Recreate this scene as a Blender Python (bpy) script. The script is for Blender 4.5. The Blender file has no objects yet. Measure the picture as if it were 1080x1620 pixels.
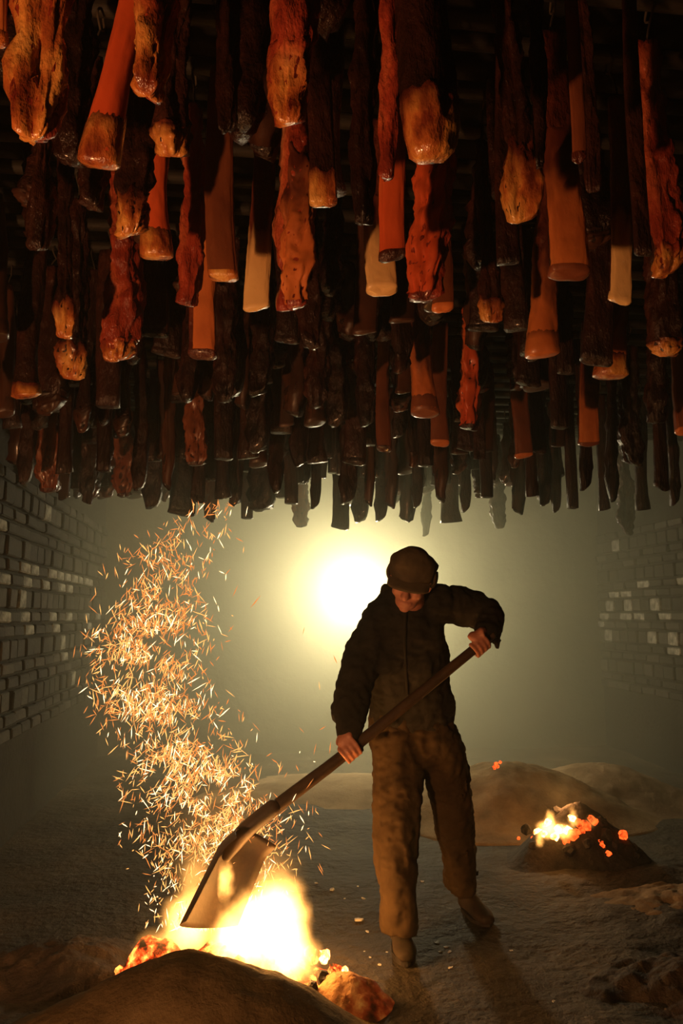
import bpy, bmesh, math, random
from mathutils import Vector, Matrix, noise
rnd = random.Random(11)
SC = bpy.context.scene
COL = SC.collection
V = Vector
# ------------------------------------------------------------------ camera
F = 1250.0                      # focal length in pixels of the 1080 x 1620 frame
EYE = 1.35
PITCH = math.radians(7.5)
cam_d = bpy.data.cameras.new('camera')
cam_d.sensor_fit = 'VERTICAL'; cam_d.sensor_height = 36; cam_d.sensor_width = 24
cam_d.lens = F / 1620 * 36
cam_d.clip_start = 0.05; cam_d.clip_end = 60
cam = bpy.data.objects.new('camera', cam_d); COL.objects.link(cam)
cam.location = (0, 0, EYE); cam.rotation_euler = (math.radians(90) + PITCH, 0, 0)
SC.camera = cam
# ------------------------------------------------------------------ world, colour management, cycles quality
w = bpy.data.worlds.new('world'); SC.world = w; w.use_nodes = True
w.node_tree.nodes['Background'].inputs[0].default_value = (0.3, 0.35, 0.4, 1)
w.node_tree.nodes['Background'].inputs[1].default_value = 0.0
SC.view_settings.view_transform = 'Standard'; SC.view_settings.look = 'None'
SC.view_settings.exposure = 0.0; SC.view_settings.gamma = 1.0
SC.view_settings.use_curve_mapping = False
cy = SC.cycles
cy.max_bounces = 5; cy.diffuse_bounces = 2; cy.glossy_bounces = 2; cy.volume_bounces = 1
cy.transmission_bounces = 2; cy.transparent_max_bounces = 8
cy.sample_clamp_indirect = 2.0; cy.caustics_reflective = False; cy.caustics_refractive = False
cy.volume_step_rate = 1.0; cy.volume_max_steps = 128
# ------------------------------------------------------------------ lights (each stands where a flame or lamp is)
def point_light(name, loc, power, color, radius):
    l = bpy.data.lights.new(name, 'POINT'); l.energy = power; l.color = color; l.shadow_soft_size = radius
    o = bpy.data.objects.new(name, l); o.location = loc; COL.objects.link(o); return o
FIRE_C = V((-0.20, 3.10, 0.24))
point_light('shovelled_fire_light', FIRE_C, 13, (1, .44, .12), .10)
point_light('ember_pile_light', (1.24, 4.62, 0.34), 5.0, (1, .42, .12), .06)
# the next fire of the row, on the floor behind the photographer's left side
point_light('near_fire_light', (-1.45, -0.05, 0.46), 920, (1, .44, .165), .10)

# ------------------------------------------------------------------ pixel helpers (pixels -> points at a real distance)
cP, sP = math.cos(PITCH), math.sin(PITCH)
def ray(px, py):
    u = (px - 540) / F; v = (810 - py) / F
    return V((u, cP - v * sP, sP + v * cP))
def P(px, py, Y):
    r = ray(px, py); return V((0, 0, EYE)) + r * (Y / r.y)
def PZ(px, py, z):
    r = ray(px, py); return V((0, 0, EYE)) + r * ((z - EYE) / r.z)
def proj(p):
    d = p - V((0, 0, EYE)); f = d.y * cP + d.z * sP; up = -d.y * sP + d.z * cP
    return (540 + F * d.x / f, 810 - F * up / f, f)
def m_of(px, Y): return px * Y / F

# ------------------------------------------------------------------ object helpers
def link(name, me, mat=None, parent=None):
    o = bpy.data.objects.new(name, me); COL.objects.link(o)
    if mat is not None and not me.materials:
        for m in (mat if isinstance(mat, (list, tuple)) else [mat]): me.materials.append(m)
    if parent is not None: o.parent = parent
    return o
def mesh(name, verts, faces, smooth=True, mats=None):
    me = bpy.data.meshes.new(name); me.from_pydata([tuple(v) for v in verts], [], faces); me.update()
    if smooth: me.polygons.foreach_set('use_smooth', [True] * len(me.polygons))
    return me
def bm_mesh(name, bm, smooth=True):
    bmesh.ops.recalc_face_normals(bm, faces=bm.faces)
    me = bpy.data.meshes.new(name); bm.to_mesh(me); bm.free()
    if smooth: me.polygons.foreach_set('use_smooth', [True] * len(me.polygons))
    return me
def tag(o, label, cat, group=None):
    o['label'] = label; o['category'] = cat
    if group: o['group'] = group
    return o
def empty(name, loc):
    o = bpy.data.objects.new(name, None); o.empty_display_size = .05; o.location = loc; COL.objects.link(o); return o
def box_bm(bm, c, sx, sy, sz, ax=None, ay=None, az=None):
    ax = ax or V((1, 0, 0)); ay = ay or V((0, 1, 0)); az = az or V((0, 0, 1)); vs = []
    for k in (-1, 1):
        for j in (-1, 1):
            for i in (-1, 1): vs.append(bm.verts.new(c + ax * (i * sx / 2) + ay * (j * sy / 2) + az * (k * sz / 2)))
    for f in ((0, 2, 3, 1), (4, 5, 7, 6), (0, 1, 5, 4), (2, 6, 7, 3), (0, 4, 6, 2), (1, 3, 7, 5)):
        bm.faces.new([vs[q] for q in f])
def catmull(pts, sub=5):
    out = []; n = len(pts)
    for i in range(n - 1):
        p0 = pts[max(i - 1, 0)]; p1 = pts[i]; p2 = pts[i + 1]; p3 = pts[min(i + 2, n - 1)]
        for s in range(sub):
            t = s / sub
            out.append(tuple(.5 * (2 * b + (c - a) * t + (2 * a - 5 * b + 4 * c - d) * t * t + (3 * b - a - 3 * c + d) * t ** 3)
                             for a, b, c, d in zip(p0, p1, p2, p3)))
    out.append(tuple(pts[-1])); return out
def tube(bm, nodes, segs=16, sub=5, ref=V((1, 0, 0)), cap=True):
    """nodes: (point, half width along ref, half depth across it); ends are domed"""
    flat = [(p.x, p.y, p.z, a, b) for p, a, b in nodes]
    pts = catmull(flat, sub) if sub > 1 else flat
    C = [V(q[:3]) for q in pts]; n = len(C); rings = []
    for i in range(n):
        t = (C[min(i + 1, n - 1)] - C[max(i - 1, 0)])
        if t.length < 1e-9: t = V((0, 0, 1))
        t.normalize()
        s = ref - t * ref.dot(t)
        if s.length < .2: s = V((0, 0, 1)) - t * t.z
        s.normalize(); q = t.cross(s)
        rings.append((C[i], s, q, max(pts[i][3], 1e-4), max(pts[i][4], 1e-4), t))
    if cap:
        c, s, q, a, b, t = rings[0]; r = min(a, b)
        pre = [(c - t * r * math.sin(k), s, q, a * math.cos(k), b * math.cos(k), t) for k in (1.25, .8, .4)]
        c, s, q, a, b, t = rings[-1]; r = min(a, b)
        post = [(c + t * r * math.sin(k), s, q, a * math.cos(k), b * math.cos(k), t) for k in (.4, .8, 1.25)]
        rings = pre + rings + post
    rv = []
    for c, s, q, a, b, t in rings:
        rv.append([bm.verts.new(c + s * (a * math.cos(2 * math.pi * k / segs)) + q * (b * math.sin(2 * math.pi * k / segs))) for k in range(segs)])
    for i in range(len(rv) - 1):
        for k in range(segs):
            bm.faces.new((rv[i][k], rv[i][(k + 1) % segs], rv[i + 1][(k + 1) % segs], rv[i + 1][k]))
    bm.faces.new(rv[0][::-1]); bm.faces.new(rv[-1])
def ball(bm, c, rx, ry, rz, M=None, u=16, v=10):
    M = M or Matrix.Identity(3); r = bmesh.ops.create_uvsphere(bm, u_segments=u, v_segments=v, radius=1)
    for q in r['verts']: q.co = c + M @ V((q.co.x * rx, q.co.y * ry, q.co.z * rz))
def remeshed(name, bm, voxel, smooth=4, disp=None):
    me = bm_mesh(name + '_raw', bm); o = bpy.data.objects.new(name + '_raw', me); COL.objects.link(o)
    m = o.modifiers.new('r', 'REMESH'); m.mode = 'VOXEL'; m.voxel_size = voxel
    if smooth:
        s = o.modifiers.new('s', 'SMOOTH'); s.factor = .5; s.iterations = smooth
    bpy.context.view_layer.update()
    out = bpy.data.meshes.new_from_object(o.evaluated_get(bpy.context.evaluated_depsgraph_get()))
    bpy.data.objects.remove(o); bpy.data.meshes.remove(me); out.name = name
    if disp:
        for v in out.vertices: v.co += v.normal * disp(v.co)
    out.polygons.foreach_set('use_smooth', [True] * len(out.polygons)); out.update()
    return out

# ------------------------------------------------------------------ materials
class N:
    def __init__(s, name, disp=False):
        s.m = bpy.data.materials.new(name); s.m.use_nodes = True; s.t = s.m.node_tree; s.t.nodes.clear()
        s.out = s.t.nodes.new('ShaderNodeOutputMaterial')
    def n(s, typ, ins=None, **kw):
        d = s.t.nodes.new('ShaderNode' + typ)
        for k, v in kw.items(): setattr(d, k, v)
        for k, v in (ins or {}).items():
            if hasattr(v, 'is_output'): s.t.links.new(v, d.inputs[k])
            else: d.inputs[k].default_value = v
        return d
    def link(s, a, b): s.t.links.new(a, b)
    def ramp(s, fac, stops):
        r = s.n('ValToRGB', {'Fac': fac}); e = r.color_ramp.elements
        while len(e) < len(stops): e.new(.5)
        for q, (p, c) in zip(e, stops): q.position = p; q.color = (*c, 1)
        return r.outputs['Color']
    def coords(s, scale=(1, 1, 1), which='Object'):
        tc = s.n('TexCoord'); mp = s.n('Mapping', {'Vector': tc.outputs[which], 'Scale': scale}); return mp.outputs['Vector']
def rough_mat(name, stops, scale=6, rough=.7, bump=.3, bscale=30, bdist=.01, coord=(1, 1, 1), spec=.4, coat=0, detail=6, which='Object', perobj=0.0, fade=None):
    a = N(name); co = a.coords(coord, which)
    tx = a.n('TexNoise', {'Vector': co, 'Scale': scale, 'Detail': detail, 'Roughness': .6})
    c = a.ramp(tx.outputs['Fac'], stops)
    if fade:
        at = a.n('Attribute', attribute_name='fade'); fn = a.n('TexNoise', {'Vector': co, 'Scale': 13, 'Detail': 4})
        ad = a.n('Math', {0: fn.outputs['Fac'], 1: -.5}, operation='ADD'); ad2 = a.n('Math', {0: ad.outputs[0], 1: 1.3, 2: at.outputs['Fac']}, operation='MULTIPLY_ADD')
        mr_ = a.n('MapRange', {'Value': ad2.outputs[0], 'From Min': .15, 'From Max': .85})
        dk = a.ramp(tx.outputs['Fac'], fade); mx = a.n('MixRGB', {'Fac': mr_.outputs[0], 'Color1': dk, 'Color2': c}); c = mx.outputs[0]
    if perobj:
        oi = a.n('ObjectInfo'); mr = a.n('MapRange', {'Value': oi.outputs['Random'], 'To Min': 1 - perobj, 'To Max': 1 + perobj})
        hs = a.n('HueSaturation', {'Color': c, 'Value': mr.outputs['Result']}); c = hs.outputs['Color']
    b2 = a.n('TexNoise', {'Vector': co, 'Scale': bscale, 'Detail': 5, 'Roughness': .6})
    bp = a.n('Bump', {'Height': b2.outputs['Fac'], 'Strength': bump, 'Distance': bdist})
    p = a.n('BsdfPrincipled', {'Base Color': c, 'Roughness': rough, 'Normal': bp.outputs['Normal'], 'Specular IOR Level': spec, 'Coat Weight': coat, 'Coat Roughness': .12})
    a.link(p.outputs['BSDF'], a.out.inputs['Surface']); return a.m
def glow_mat(name, color, strength, sample=False):
    a = N(name); e = a.n('Emission', {'Color': (*color, 1), 'Strength': strength}); a.link(e.outputs[0], a.out.inputs['Surface'])
    a.m.cycles.emission_sampling = 'AUTO' if sample else 'NONE'; return a.m
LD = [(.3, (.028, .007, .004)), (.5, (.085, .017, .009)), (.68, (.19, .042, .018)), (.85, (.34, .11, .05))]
LR = [(.3, (.09, .012, .007)), (.48, (.28, .038, .018)), (.62, (.46, .10, .04)), (.8, (.62, .27, .12))]
AMB = [(.34, (.15, .026, .010)), (.45, (.40, .11, .026)), (.56, (.60, .26, .06)), (.72, (.72, .40, .12)), (.88, (.82, .56, .24))]
MEAT = dict(
    lean_black=rough_mat('lean_meat_soot_shade', [(.3, (.010, .004, .003)), (.55, (.030, .009, .006)), (.75, (.075, .020, .011)), (.9, (.15, .05, .026))], 9, .33, 1.0, 38, .018, (1, 1, .45), .35, .12, perobj=.4),  # dark flesh for dim pieces: soot plus shade put into the colour
    rind_black=rough_mat('rind_soot_shade', [(.25, (.022, .009, .006)), (.55, (.055, .018, .009)), (.8, (.11, .038, .018))], 6, .42, .4, 50, .005, (1, 1, .5), .45, .2, perobj=.4, fade=[(.3, (.01, .004, .003)), (.8, (.04, .012, .008))]),  # dark rind for dim pieces, soot and painted shade together
    lean_dark=rough_mat('lean_meat_dark', LD, 9, .30, 1.0, 38, .018, (1, 1, .45), .55, .5, perobj=.25),
    lean_red=rough_mat('lean_meat_red', LR, 10, .28, 1.0, 36, .018, (1, 1, .4), .55, .5, perobj=.2),
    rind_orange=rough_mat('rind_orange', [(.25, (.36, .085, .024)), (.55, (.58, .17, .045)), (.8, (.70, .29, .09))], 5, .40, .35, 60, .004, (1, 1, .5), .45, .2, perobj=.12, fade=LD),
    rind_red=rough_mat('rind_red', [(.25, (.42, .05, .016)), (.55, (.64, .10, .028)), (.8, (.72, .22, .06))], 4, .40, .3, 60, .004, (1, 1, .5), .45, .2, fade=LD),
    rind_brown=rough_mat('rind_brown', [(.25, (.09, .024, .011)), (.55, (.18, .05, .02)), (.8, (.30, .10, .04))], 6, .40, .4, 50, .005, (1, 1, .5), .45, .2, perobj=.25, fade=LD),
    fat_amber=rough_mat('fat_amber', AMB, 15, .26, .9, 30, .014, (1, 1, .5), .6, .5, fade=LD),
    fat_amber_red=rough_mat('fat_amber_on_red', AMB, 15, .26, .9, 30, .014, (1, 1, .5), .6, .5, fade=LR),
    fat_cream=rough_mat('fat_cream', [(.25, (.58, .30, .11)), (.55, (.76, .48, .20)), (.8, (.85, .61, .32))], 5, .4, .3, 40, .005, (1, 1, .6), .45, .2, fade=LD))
M_CORD = rough_mat('sooty_cord', [(.3, (.03, .02, .015)), (.7, (.07, .05, .03))], 40, .9)
M_POLE = rough_mat('smoked_pole_wood', [(.3, (.008, .006, .005)), (.7, (.02, .014, .010))], 12, .7, .5, 30, .01, (.2, 1, 1))
M_SOOT = rough_mat('sooty_plaster', [(.3, (.005, .004, .0035)), (.7, (.012, .010, .008))], 3, .95, .4, 12, .02, spec=.1)
M_MORTAR = rough_mat('sooty_mortar', [(.3, (.008, .007, .005)), (.7, (.022, .019, .014))], 4, .95, .6, 25, .02)
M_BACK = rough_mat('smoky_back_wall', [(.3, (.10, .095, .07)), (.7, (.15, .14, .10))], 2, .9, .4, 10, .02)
M_BRICK = [rough_mat('sooty_brick_dark', [(.3, (.010, .0085, .006)), (.7, (.028, .024, .018))], 14, .85, .6, 30, .01),
           rough_mat('sooty_brick_grey', [(.3, (.025, .022, .017)), (.7, (.065, .057, .044))], 14, .85, .6, 30, .01),
           rough_mat('pale_brick', [(.35, (.05, .046, .035)), (.52, (.20, .19, .15)), (.78, (.50, .48, .39))], 16, .8, .6, 30, .01)]
M_FLOOR = rough_mat('trodden_ash_floor', [(.3, (.016, .011, .007)), (.5, (.036, .026, .015)), (.7, (.085, .063, .038))], 1.7, .8, .7, 16, .04, detail=9)
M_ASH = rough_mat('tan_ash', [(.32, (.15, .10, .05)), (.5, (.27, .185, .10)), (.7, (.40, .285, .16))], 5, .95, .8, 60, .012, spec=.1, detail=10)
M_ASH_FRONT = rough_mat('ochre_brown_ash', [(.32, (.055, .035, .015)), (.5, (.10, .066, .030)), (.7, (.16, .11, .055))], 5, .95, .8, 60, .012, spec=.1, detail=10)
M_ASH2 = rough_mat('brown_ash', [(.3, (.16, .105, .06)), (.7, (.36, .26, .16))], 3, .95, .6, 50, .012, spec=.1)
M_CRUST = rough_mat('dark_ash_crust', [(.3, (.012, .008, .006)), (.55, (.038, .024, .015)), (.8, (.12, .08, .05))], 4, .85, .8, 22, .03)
M_CHAR = rough_mat('charred_sawdust', [(.3, (.012, .009, .007)), (.7, (.05, .034, .024))], 12, .9, .8, 30, .02)
M_COAL = rough_mat('charcoal', [(.3, (.01, .008, .007)), (.7, (.04, .03, .025))], 20, .8, .7, 40, .01)
M_FLAKE = rough_mat('pale_ash_flake', [(.3, (.55, .52, .46)), (.7, (.8, .78, .72))], 20, .7)
M_JACKET = rough_mat('black_padded_cloth', [(.3, (.011, .0095, .007)), (.7, (.024, .020, .015))], 9, .9, .4, 60, .004, spec=.2)
M_TROUSER = rough_mat('dusty_khaki_cloth', [(.3, (.036, .021, .009)), (.7, (.072, .044, .019))], 7, .92, .4, 80, .003, spec=.15)
M_CAP = rough_mat('worn_dark_cap_cloth', [(.3, (.05, .037, .022)), (.7, (.10, .072, .042))], 9, .92, .4, 90, .003, spec=.15)
M_SKIN = rough_mat('ruddy_skin', [(.3, (.36, .14, .085)), (.7, (.52, .23, .15))], 12, .5, .3, 60, .003, spec=.4)
M_EYE = rough_mat('dark_eye', [(.3, (.03, .02, .015)), (.7, (.08, .06, .05))], 30, .3, .1)
M_SHOE = rough_mat('dusty_shoe_leather', [(.3, (.022, .013, .008)), (.7, (.055, .036, .02))], 14, .8, .4, 50, .004)
M_WOOD = rough_mat('smoked_handle_wood', [(.3, (.030, .016, .008)), (.7, (.07, .038, .018))], 10, .6, .4, 40, .004, (1, 1, 1))
M_STEEL = rough_mat('heat_stained_steel', [(.3, (.022, .012, .006)), (.7, (.075, .040, .018))], 9, .65, .4, 40, .004, spec=.6)
M_HOUSING = rough_mat('painted_lamp_metal', [(.3, (.05, .05, .045)), (.7, (.1, .1, .09))], 9, .5)
# ember crust: the glow is the coal's own heat, strongest in the cracks between cool lumps
def ember_mat(name, strength, cut=(.45, .62), scale=26, hot=(1, .38, .06), dark=(.02, .012, .008)):
    a = N(name); co = a.coords()
    t = a.n('TexNoise', {'Vector': co, 'Scale': scale, 'Detail': 5, 'Roughness': .65})
    f = a.n('MapRange', {'Value': t.outputs['Fac'], 'From Min': cut[0], 'From Max': cut[1]})
    c = a.ramp(f.outputs['Result'], [(0, (.12, .006, .001)), (.45, (.9, .07, .008)), (1, hot)])
    s = a.n('Math', {0: f.outputs['Result'], 1: strength}, operation='MULTIPLY')
    bp = a.n('Bump', {'Height': t.outputs['Fac'], 'Strength': .8, 'Distance': .02})
    p = a.n('BsdfPrincipled', {'Base Color': (*dark, 1), 'Roughness': .9, 'Emission Color': c, 'Emission Strength': s.outputs[0], 'Normal': bp.outputs['Normal']})
    a.link(p.outputs['BSDF'], a.out.inputs['Surface']); a.m.cycles.emission_sampling = 'NONE'; return a.m
M_EMBER = ember_mat('glowing_ember_bed', 3.0, (.36, .62), 22)
M_EMBER_DIM = ember_mat('dim_ember_bed', .22, (.30, .72), 14, (1, .36, .05), (.30, .17, .07))
M_EMBER_RED = ember_mat('red_hot_coal', 2.4, (.30, .58), 24, (1, .10, .014))
M_EMBER_YEL = ember_mat('yellow_hot_coal', 9.0, (.25, .55), 20, (1, .5, .12))
def flame_mat(name, blobs, strength, nscale=14, dist=.05, color=(1, .42, .085)):
    """burning gas and painted smoke glow: emission that thins out from the heart of each (object space) ellipsoid"""
    a = N(name); tc = a.n('TexCoord')
    nz = a.n('TexNoise', {'Vector': tc.outputs['Object'], 'Scale': nscale, 'Detail': 3})
    nv = a.n('VectorMath', {0: nz.outputs['Color'], 1: (.5, .5, .5)}, operation='SUBTRACT')
    ns = a.n('VectorMath', {0: nv.outputs[0], 'Scale': dist}, operation='SCALE')
    ps = a.n('VectorMath', {0: tc.outputs['Object'], 1: ns.outputs[0]}, operation='ADD')
    tot = None
    for c, r, k in blobs:
        d = a.n('VectorMath', {0: ps.outputs[0], 1: tuple(c)}, operation='SUBTRACT')
        e = a.n('VectorMath', {0: d.outputs[0], 1: tuple(r)}, operation='DIVIDE')
        l = a.n('VectorMath', {0: e.outputs[0]}, operation='LENGTH')
        m = a.n('MapRange', {'Value': l.outputs['Value'], 'From Min': 1.0, 'From Max': .35, 'To Max': k})
        pw = a.n('Math', {0: m.outputs[0], 1: 2.0}, operation='POWER')
        tot = pw.outputs[0] if tot is None else a.n('Math', {0: tot, 1: pw.outputs[0]}, operation='ADD').outputs[0]
    s = a.n('Math', {0: tot, 1: strength}, operation='MULTIPLY')
    em = a.n('Emission', {'Color': (*color, 1), 'Strength': s.outputs[0]})
    a.link(em.outputs[0], a.out.inputs['Volume']); a.m.cycles.emission_sampling = 'NONE'
    return a.m

# ------------------------------------------------------------------ the room (turned a little against the camera's line of sight)
D = V((-0.12, 1, 0)).normalized(); E = V((D.y, -D.x, 0))      # along the room, across the room
CL = V((-2.37, 7.9, 0)); CR = CL + E * 5.18; H = 3.1
BACK = -3.0
vL = CL.dot(D)
def struct(o): o['kind'] = 'structure'; return o
def slab(name, p, q, thick, z0, z1, mat, side):
    """a wall from p to q, its room face on the line, thickness to `side`"""
    bm = bmesh.new(); ax = (q - p).normalized(); L = (q - p).length
    box_bm(bm, (p + q) / 2 + side * thick / 2 + V((0, 0, (z0 + z1) / 2)), L, thick, z1 - z0, ax, side)
    return struct(link(name, bm_mesh(name, bm, False), mat))
ends = [CL + D * (BACK - vL), CR + D * (BACK - vL)]
wall_left = slab('wall_left', ends[0], CL, .2, -.1, H, M_MORTAR, -E)
wall_right = slab('wall_right', ends[1], CR, .2, -.1, H, M_MORTAR, E)
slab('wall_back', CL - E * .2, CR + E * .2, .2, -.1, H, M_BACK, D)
slab('wall_front', ends[0] - E * .2, ends[1] + E * .2, .2, -.1, H, M_SOOT, -D)
bm = bmesh.new(); mid = (ends[0] + CR) / 2
box_bm(bm, mid + V((0, 0, H + .1)), 5.6, vL - BACK + .4, .2, E, D)
struct(link('ceiling', bm_mesh('ceiling', bm, False), M_SOOT))
# floor: a dirt and ash floor with real lumps
def floor_z(x, y):
    p = V((x, y, 0))
    z = .022 * noise.noise(p * 1.3) + .012 * noise.noise(p * 4 + V((3, 1, 0)))
    k = max(0, min(1, (x - .75 - .15 * (y - 3)) / .4)) * max(0, min(1, (5.2 - y) / 1.0))
    z += k * (.045 * noise.noise(p * 3.1 + V((0, 7, 2))) + .03 * abs(noise.noise(p * 8)) + .02)
    return z
def grid_floor():
    vs = []; fs = []; nu, nv = 150, 190
    u0, u1 = CL.dot(E) - .05, CR.dot(E) + .05
    vrows = [BACK + (2.0 - BACK) * j / 12 for j in range(12)] + [2.0 + (vL + .05 - 2.0) * (j / (nv - 13)) for j in range(nv - 12)]
    for v_ in vrows:
        for i in range(nu):
            q = E * (u0 + (u1 - u0) * i / (nu - 1)) + D * v_
            vs.append((q.x, q.y, floor_z(q.x, q.y)))
    for j in range(nv - 1):
        for i in range(nu - 1):
            a = j * nu + i; fs.append((a, a + 1, a + nu + 1, a + nu))
    return mesh('floor', vs, fs)
struct(link('floor', grid_floor(), M_FLOOR))
# bricks: flat courses in pairs, then a course of bricks set on edge
brick_bm = bmesh.new(); box_bm(brick_bm, V((0, 0, 0)), 1, 1, 1)
brick_mes = []
def brick_mesh(k, ln, ht):
    bm = bmesh.new(); box_bm(bm, V((0, 0, 0)), ln, .07, ht)
    bmesh.ops.bevel(bm, geom=list(bm.edges), offset=.008, segments=1, affect='EDGES')
    for v in bm.verts: v.co += V((noise.noise(v.co * 20 + V((k, 0, 0))), noise.noise(v.co * 20 + V((0, k, 5))), noise.noise(v.co * 20 + V((9, 0, k))))) * .006
    return bm_mesh('brick', bm, False)
BR = {}
for k in range(4):
    for m in range(3):
        for nm, ln, ht in (('flat', .225, .066), ('edge', .165, .115)):
            me = brick_mesh(k, ln, ht); me.materials.append(M_BRICK[m]); BR[nm, k, m] = me
def brickwork(wall, base, inward, v0, v1, z0, z1, seed):
    r = random.Random(seed); rot = math.atan2(D.y, D.x); z = z0; row = 0
    while z < z1:
        kind = ('flat', 'flat', 'edge')[row % 3]; ln, ht = ((.225, .066), (.225, .066), (.165, .115))[row % 3]
        v_ = v0 + (row % 2) * ln / 2
        pale = ((.55, .75, .22)[row % 3] * r.choice((.5, 1, 1.2))) * (1.0 if 1.05 < z < 1.62 else .12)  # paler bricks gather in a band at middle height
        while v_ < v1 - ln:
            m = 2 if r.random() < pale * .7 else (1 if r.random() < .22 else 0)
            o = link('brick', BR[kind, r.randrange(4), m], None, wall)
            c = base + D * (v_ + ln / 2 - vL) + inward * r.uniform(-.012, .010) + V((0, 0, z + ht / 2))
            o.location = c; o.rotation_euler = (r.uniform(-.02, .02), r.uniform(-.02, .02), rot + r.uniform(-.03, .03))
            v_ += ln + .018
        z += ht + .019; row += 1
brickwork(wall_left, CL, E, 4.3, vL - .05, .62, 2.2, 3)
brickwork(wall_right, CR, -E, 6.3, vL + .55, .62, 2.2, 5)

# ------------------------------------------------------------------ lamp on the back wall
lp = P(560, 935, 7.62); wall_v = CL.dot(D)
arm_l = wall_v - lp.dot(D)
lamp = tag(empty('wall_lamp', lp + D * arm_l), 'blazing white globe lamp on the smoky back wall beside the man\'s cap', 'lamp')
Lm = Matrix.Translation(-(lp + D * arm_l))
bm = bmesh.new(); tube(bm, [(lp + D * (arm_l - .03), .09, .09), (lp + D * (arm_l), .09, .09)], 20, 1, cap=False); bm.transform(Lm)
link('back_plate', bm_mesh('back_plate', bm), M_HOUSING, lamp)
bm = bmesh.new(); tube(bm, [(lp + D * .10, .02, .02), (lp + D * (arm_l - .02), .02, .02)], 12, 1); bm.transform(Lm)
link('arm', bm_mesh('arm', bm), M_HOUSING, lamp)
bm = bmesh.new(); tube(bm, [(lp + D * .085, .07, .07), (lp + D * .15, .055, .055)], 20, 1); bm.transform(Lm)
link('socket', bm_mesh('socket', bm), M_HOUSING, lamp)
bm = bmesh.new(); ball(bm, lp, .10, .10, .10, None, 20, 12); bm.transform(Lm)
M_LAMP = glow_mat('lamp_globe_glow', (1, .84, .46), 560, True)
link('globe', bm_mesh('globe', bm), M_LAMP, lamp)

# ------------------------------------------------------------------ smoke filling the room
def smoke(name, v0, v1, density, label):
    bm = bmesh.new(); c = E * ((CL.dot(E) + CR.dot(E)) / 2) + D * ((v0 + v1) / 2)
    box_bm(bm, c + V((0, 0, H / 2)), 5.5, v1 - v0, H + .3, E, D)
    a = N(name); vs_ = a.n('VolumeScatter', {'Color': (.90, .95, .72, 1), 'Density': density, 'Anisotropy': .5})
    a.link(vs_.outputs[0], a.out.inputs['Volume']); a.m.cycles.homogeneous_volume = True
    o = link(name, bm_mesh(name, bm, False), a.m); o['kind'] = 'stuff'; o['label'] = label
smoke('thin_smoke', BACK - .15, 4.1, .006, 'thin clear smoke in the near part of the room')
smoke('drifting_smoke', 4.11, 5.69, .045, 'light smoke drifting over the middle of the room')
smoke('smoke', 5.7, vL + .15, .25, 'thick greenish smoke hanging at the far end of the room')

# ------------------------------------------------------------------ ash mounds
def mound(name, c, rx, ry, h, mat, seed, amp=.12, n=96, power=1.6, parent=None, rot=0.0, rings=40):
    """a heap standing on the floor, with a skirt just under it"""
    vs = []; fs = []; ca, sa = math.cos(rot), math.sin(rot)
    for i in range(rings + 1):
        t = i / rings
        for k in range(n):
            th = 2 * math.pi * k / n
            wob = 1 + .16 * noise.noise(V((math.cos(th) * 1.3, math.sin(th) * 1.3, seed)))
            lx, ly = rx * t * wob * math.cos(th), ry * t * wob * math.sin(th)
            x = c.x + lx * ca - ly * sa; y = c.y + lx * sa + ly * ca
            z = h * (1 - t ** power) if power > 0 else h * (1 - t)
            z = h * (.5 + .5 * math.cos(math.pi * min(t, 1))) ** .85 if power == 0 else z
            q = V((x, y, seed)); fade = min(1, (1 - t) * 3)
            z += (h * amp * (noise.noise(q * 5) + .6 * noise.noise(q * 13)) + (.004 * noise.noise(q * 22) + .003 * abs(noise.noise(q * 47))) * (1 + 8 * max(0, amp - .1)) + .002 * noise.noise(q * 90)) * fade
            zz = c.z + max(z, 0) - .02 * (t > .98) - .004
            vs.append((x, y, zz))
    for i in range(rings):
        for k in range(n):
            fs.append((i * n + k, i * n + (k + 1) % n, (i + 1) * n + (k + 1) % n, (i + 1) * n + k))
    fs = fs[n:] if False else fs
    fs.append(tuple(rings * n + k for k in range(n))[::-1])
    me = mesh(name, vs, fs)
    bm = bmesh.new(); bm.from_mesh(me); bmesh.ops.remove_doubles(bm, verts=bm.verts, dist=1e-4); bmesh.ops.recalc_face_normals(bm, faces=bm.faces); bm.to_mesh(me); bm.free()
    me.polygons.foreach_set('use_smooth', [True] * len(me.polygons))
    return link(name, me, mat, parent)
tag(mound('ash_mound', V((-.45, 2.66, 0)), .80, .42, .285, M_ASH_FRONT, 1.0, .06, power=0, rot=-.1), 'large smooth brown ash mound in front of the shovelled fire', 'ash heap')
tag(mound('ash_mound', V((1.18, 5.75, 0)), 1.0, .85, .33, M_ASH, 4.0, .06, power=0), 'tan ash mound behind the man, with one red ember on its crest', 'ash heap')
tag(mound('ash_mound', V((1.95, 6.2, 0)), .9, .8, .24, M_ASH2, 6.0, .06, power=0), 'low greyish ash mound behind the dark ember pile', 'ash heap')
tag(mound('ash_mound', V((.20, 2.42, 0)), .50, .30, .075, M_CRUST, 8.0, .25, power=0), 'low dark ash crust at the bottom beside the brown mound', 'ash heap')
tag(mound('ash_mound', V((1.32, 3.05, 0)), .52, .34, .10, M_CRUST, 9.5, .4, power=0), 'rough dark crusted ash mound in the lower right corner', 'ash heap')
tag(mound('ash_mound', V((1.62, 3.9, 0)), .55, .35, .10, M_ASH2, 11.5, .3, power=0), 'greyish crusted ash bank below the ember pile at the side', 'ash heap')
tag(mound('ash_mound', V((-1.05, 3.25, 0)), .42, .30, .10, M_CRUST, 13.0, .3, power=0), 'low dark ash bank between the fire and the brick wall', 'ash heap')
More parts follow.
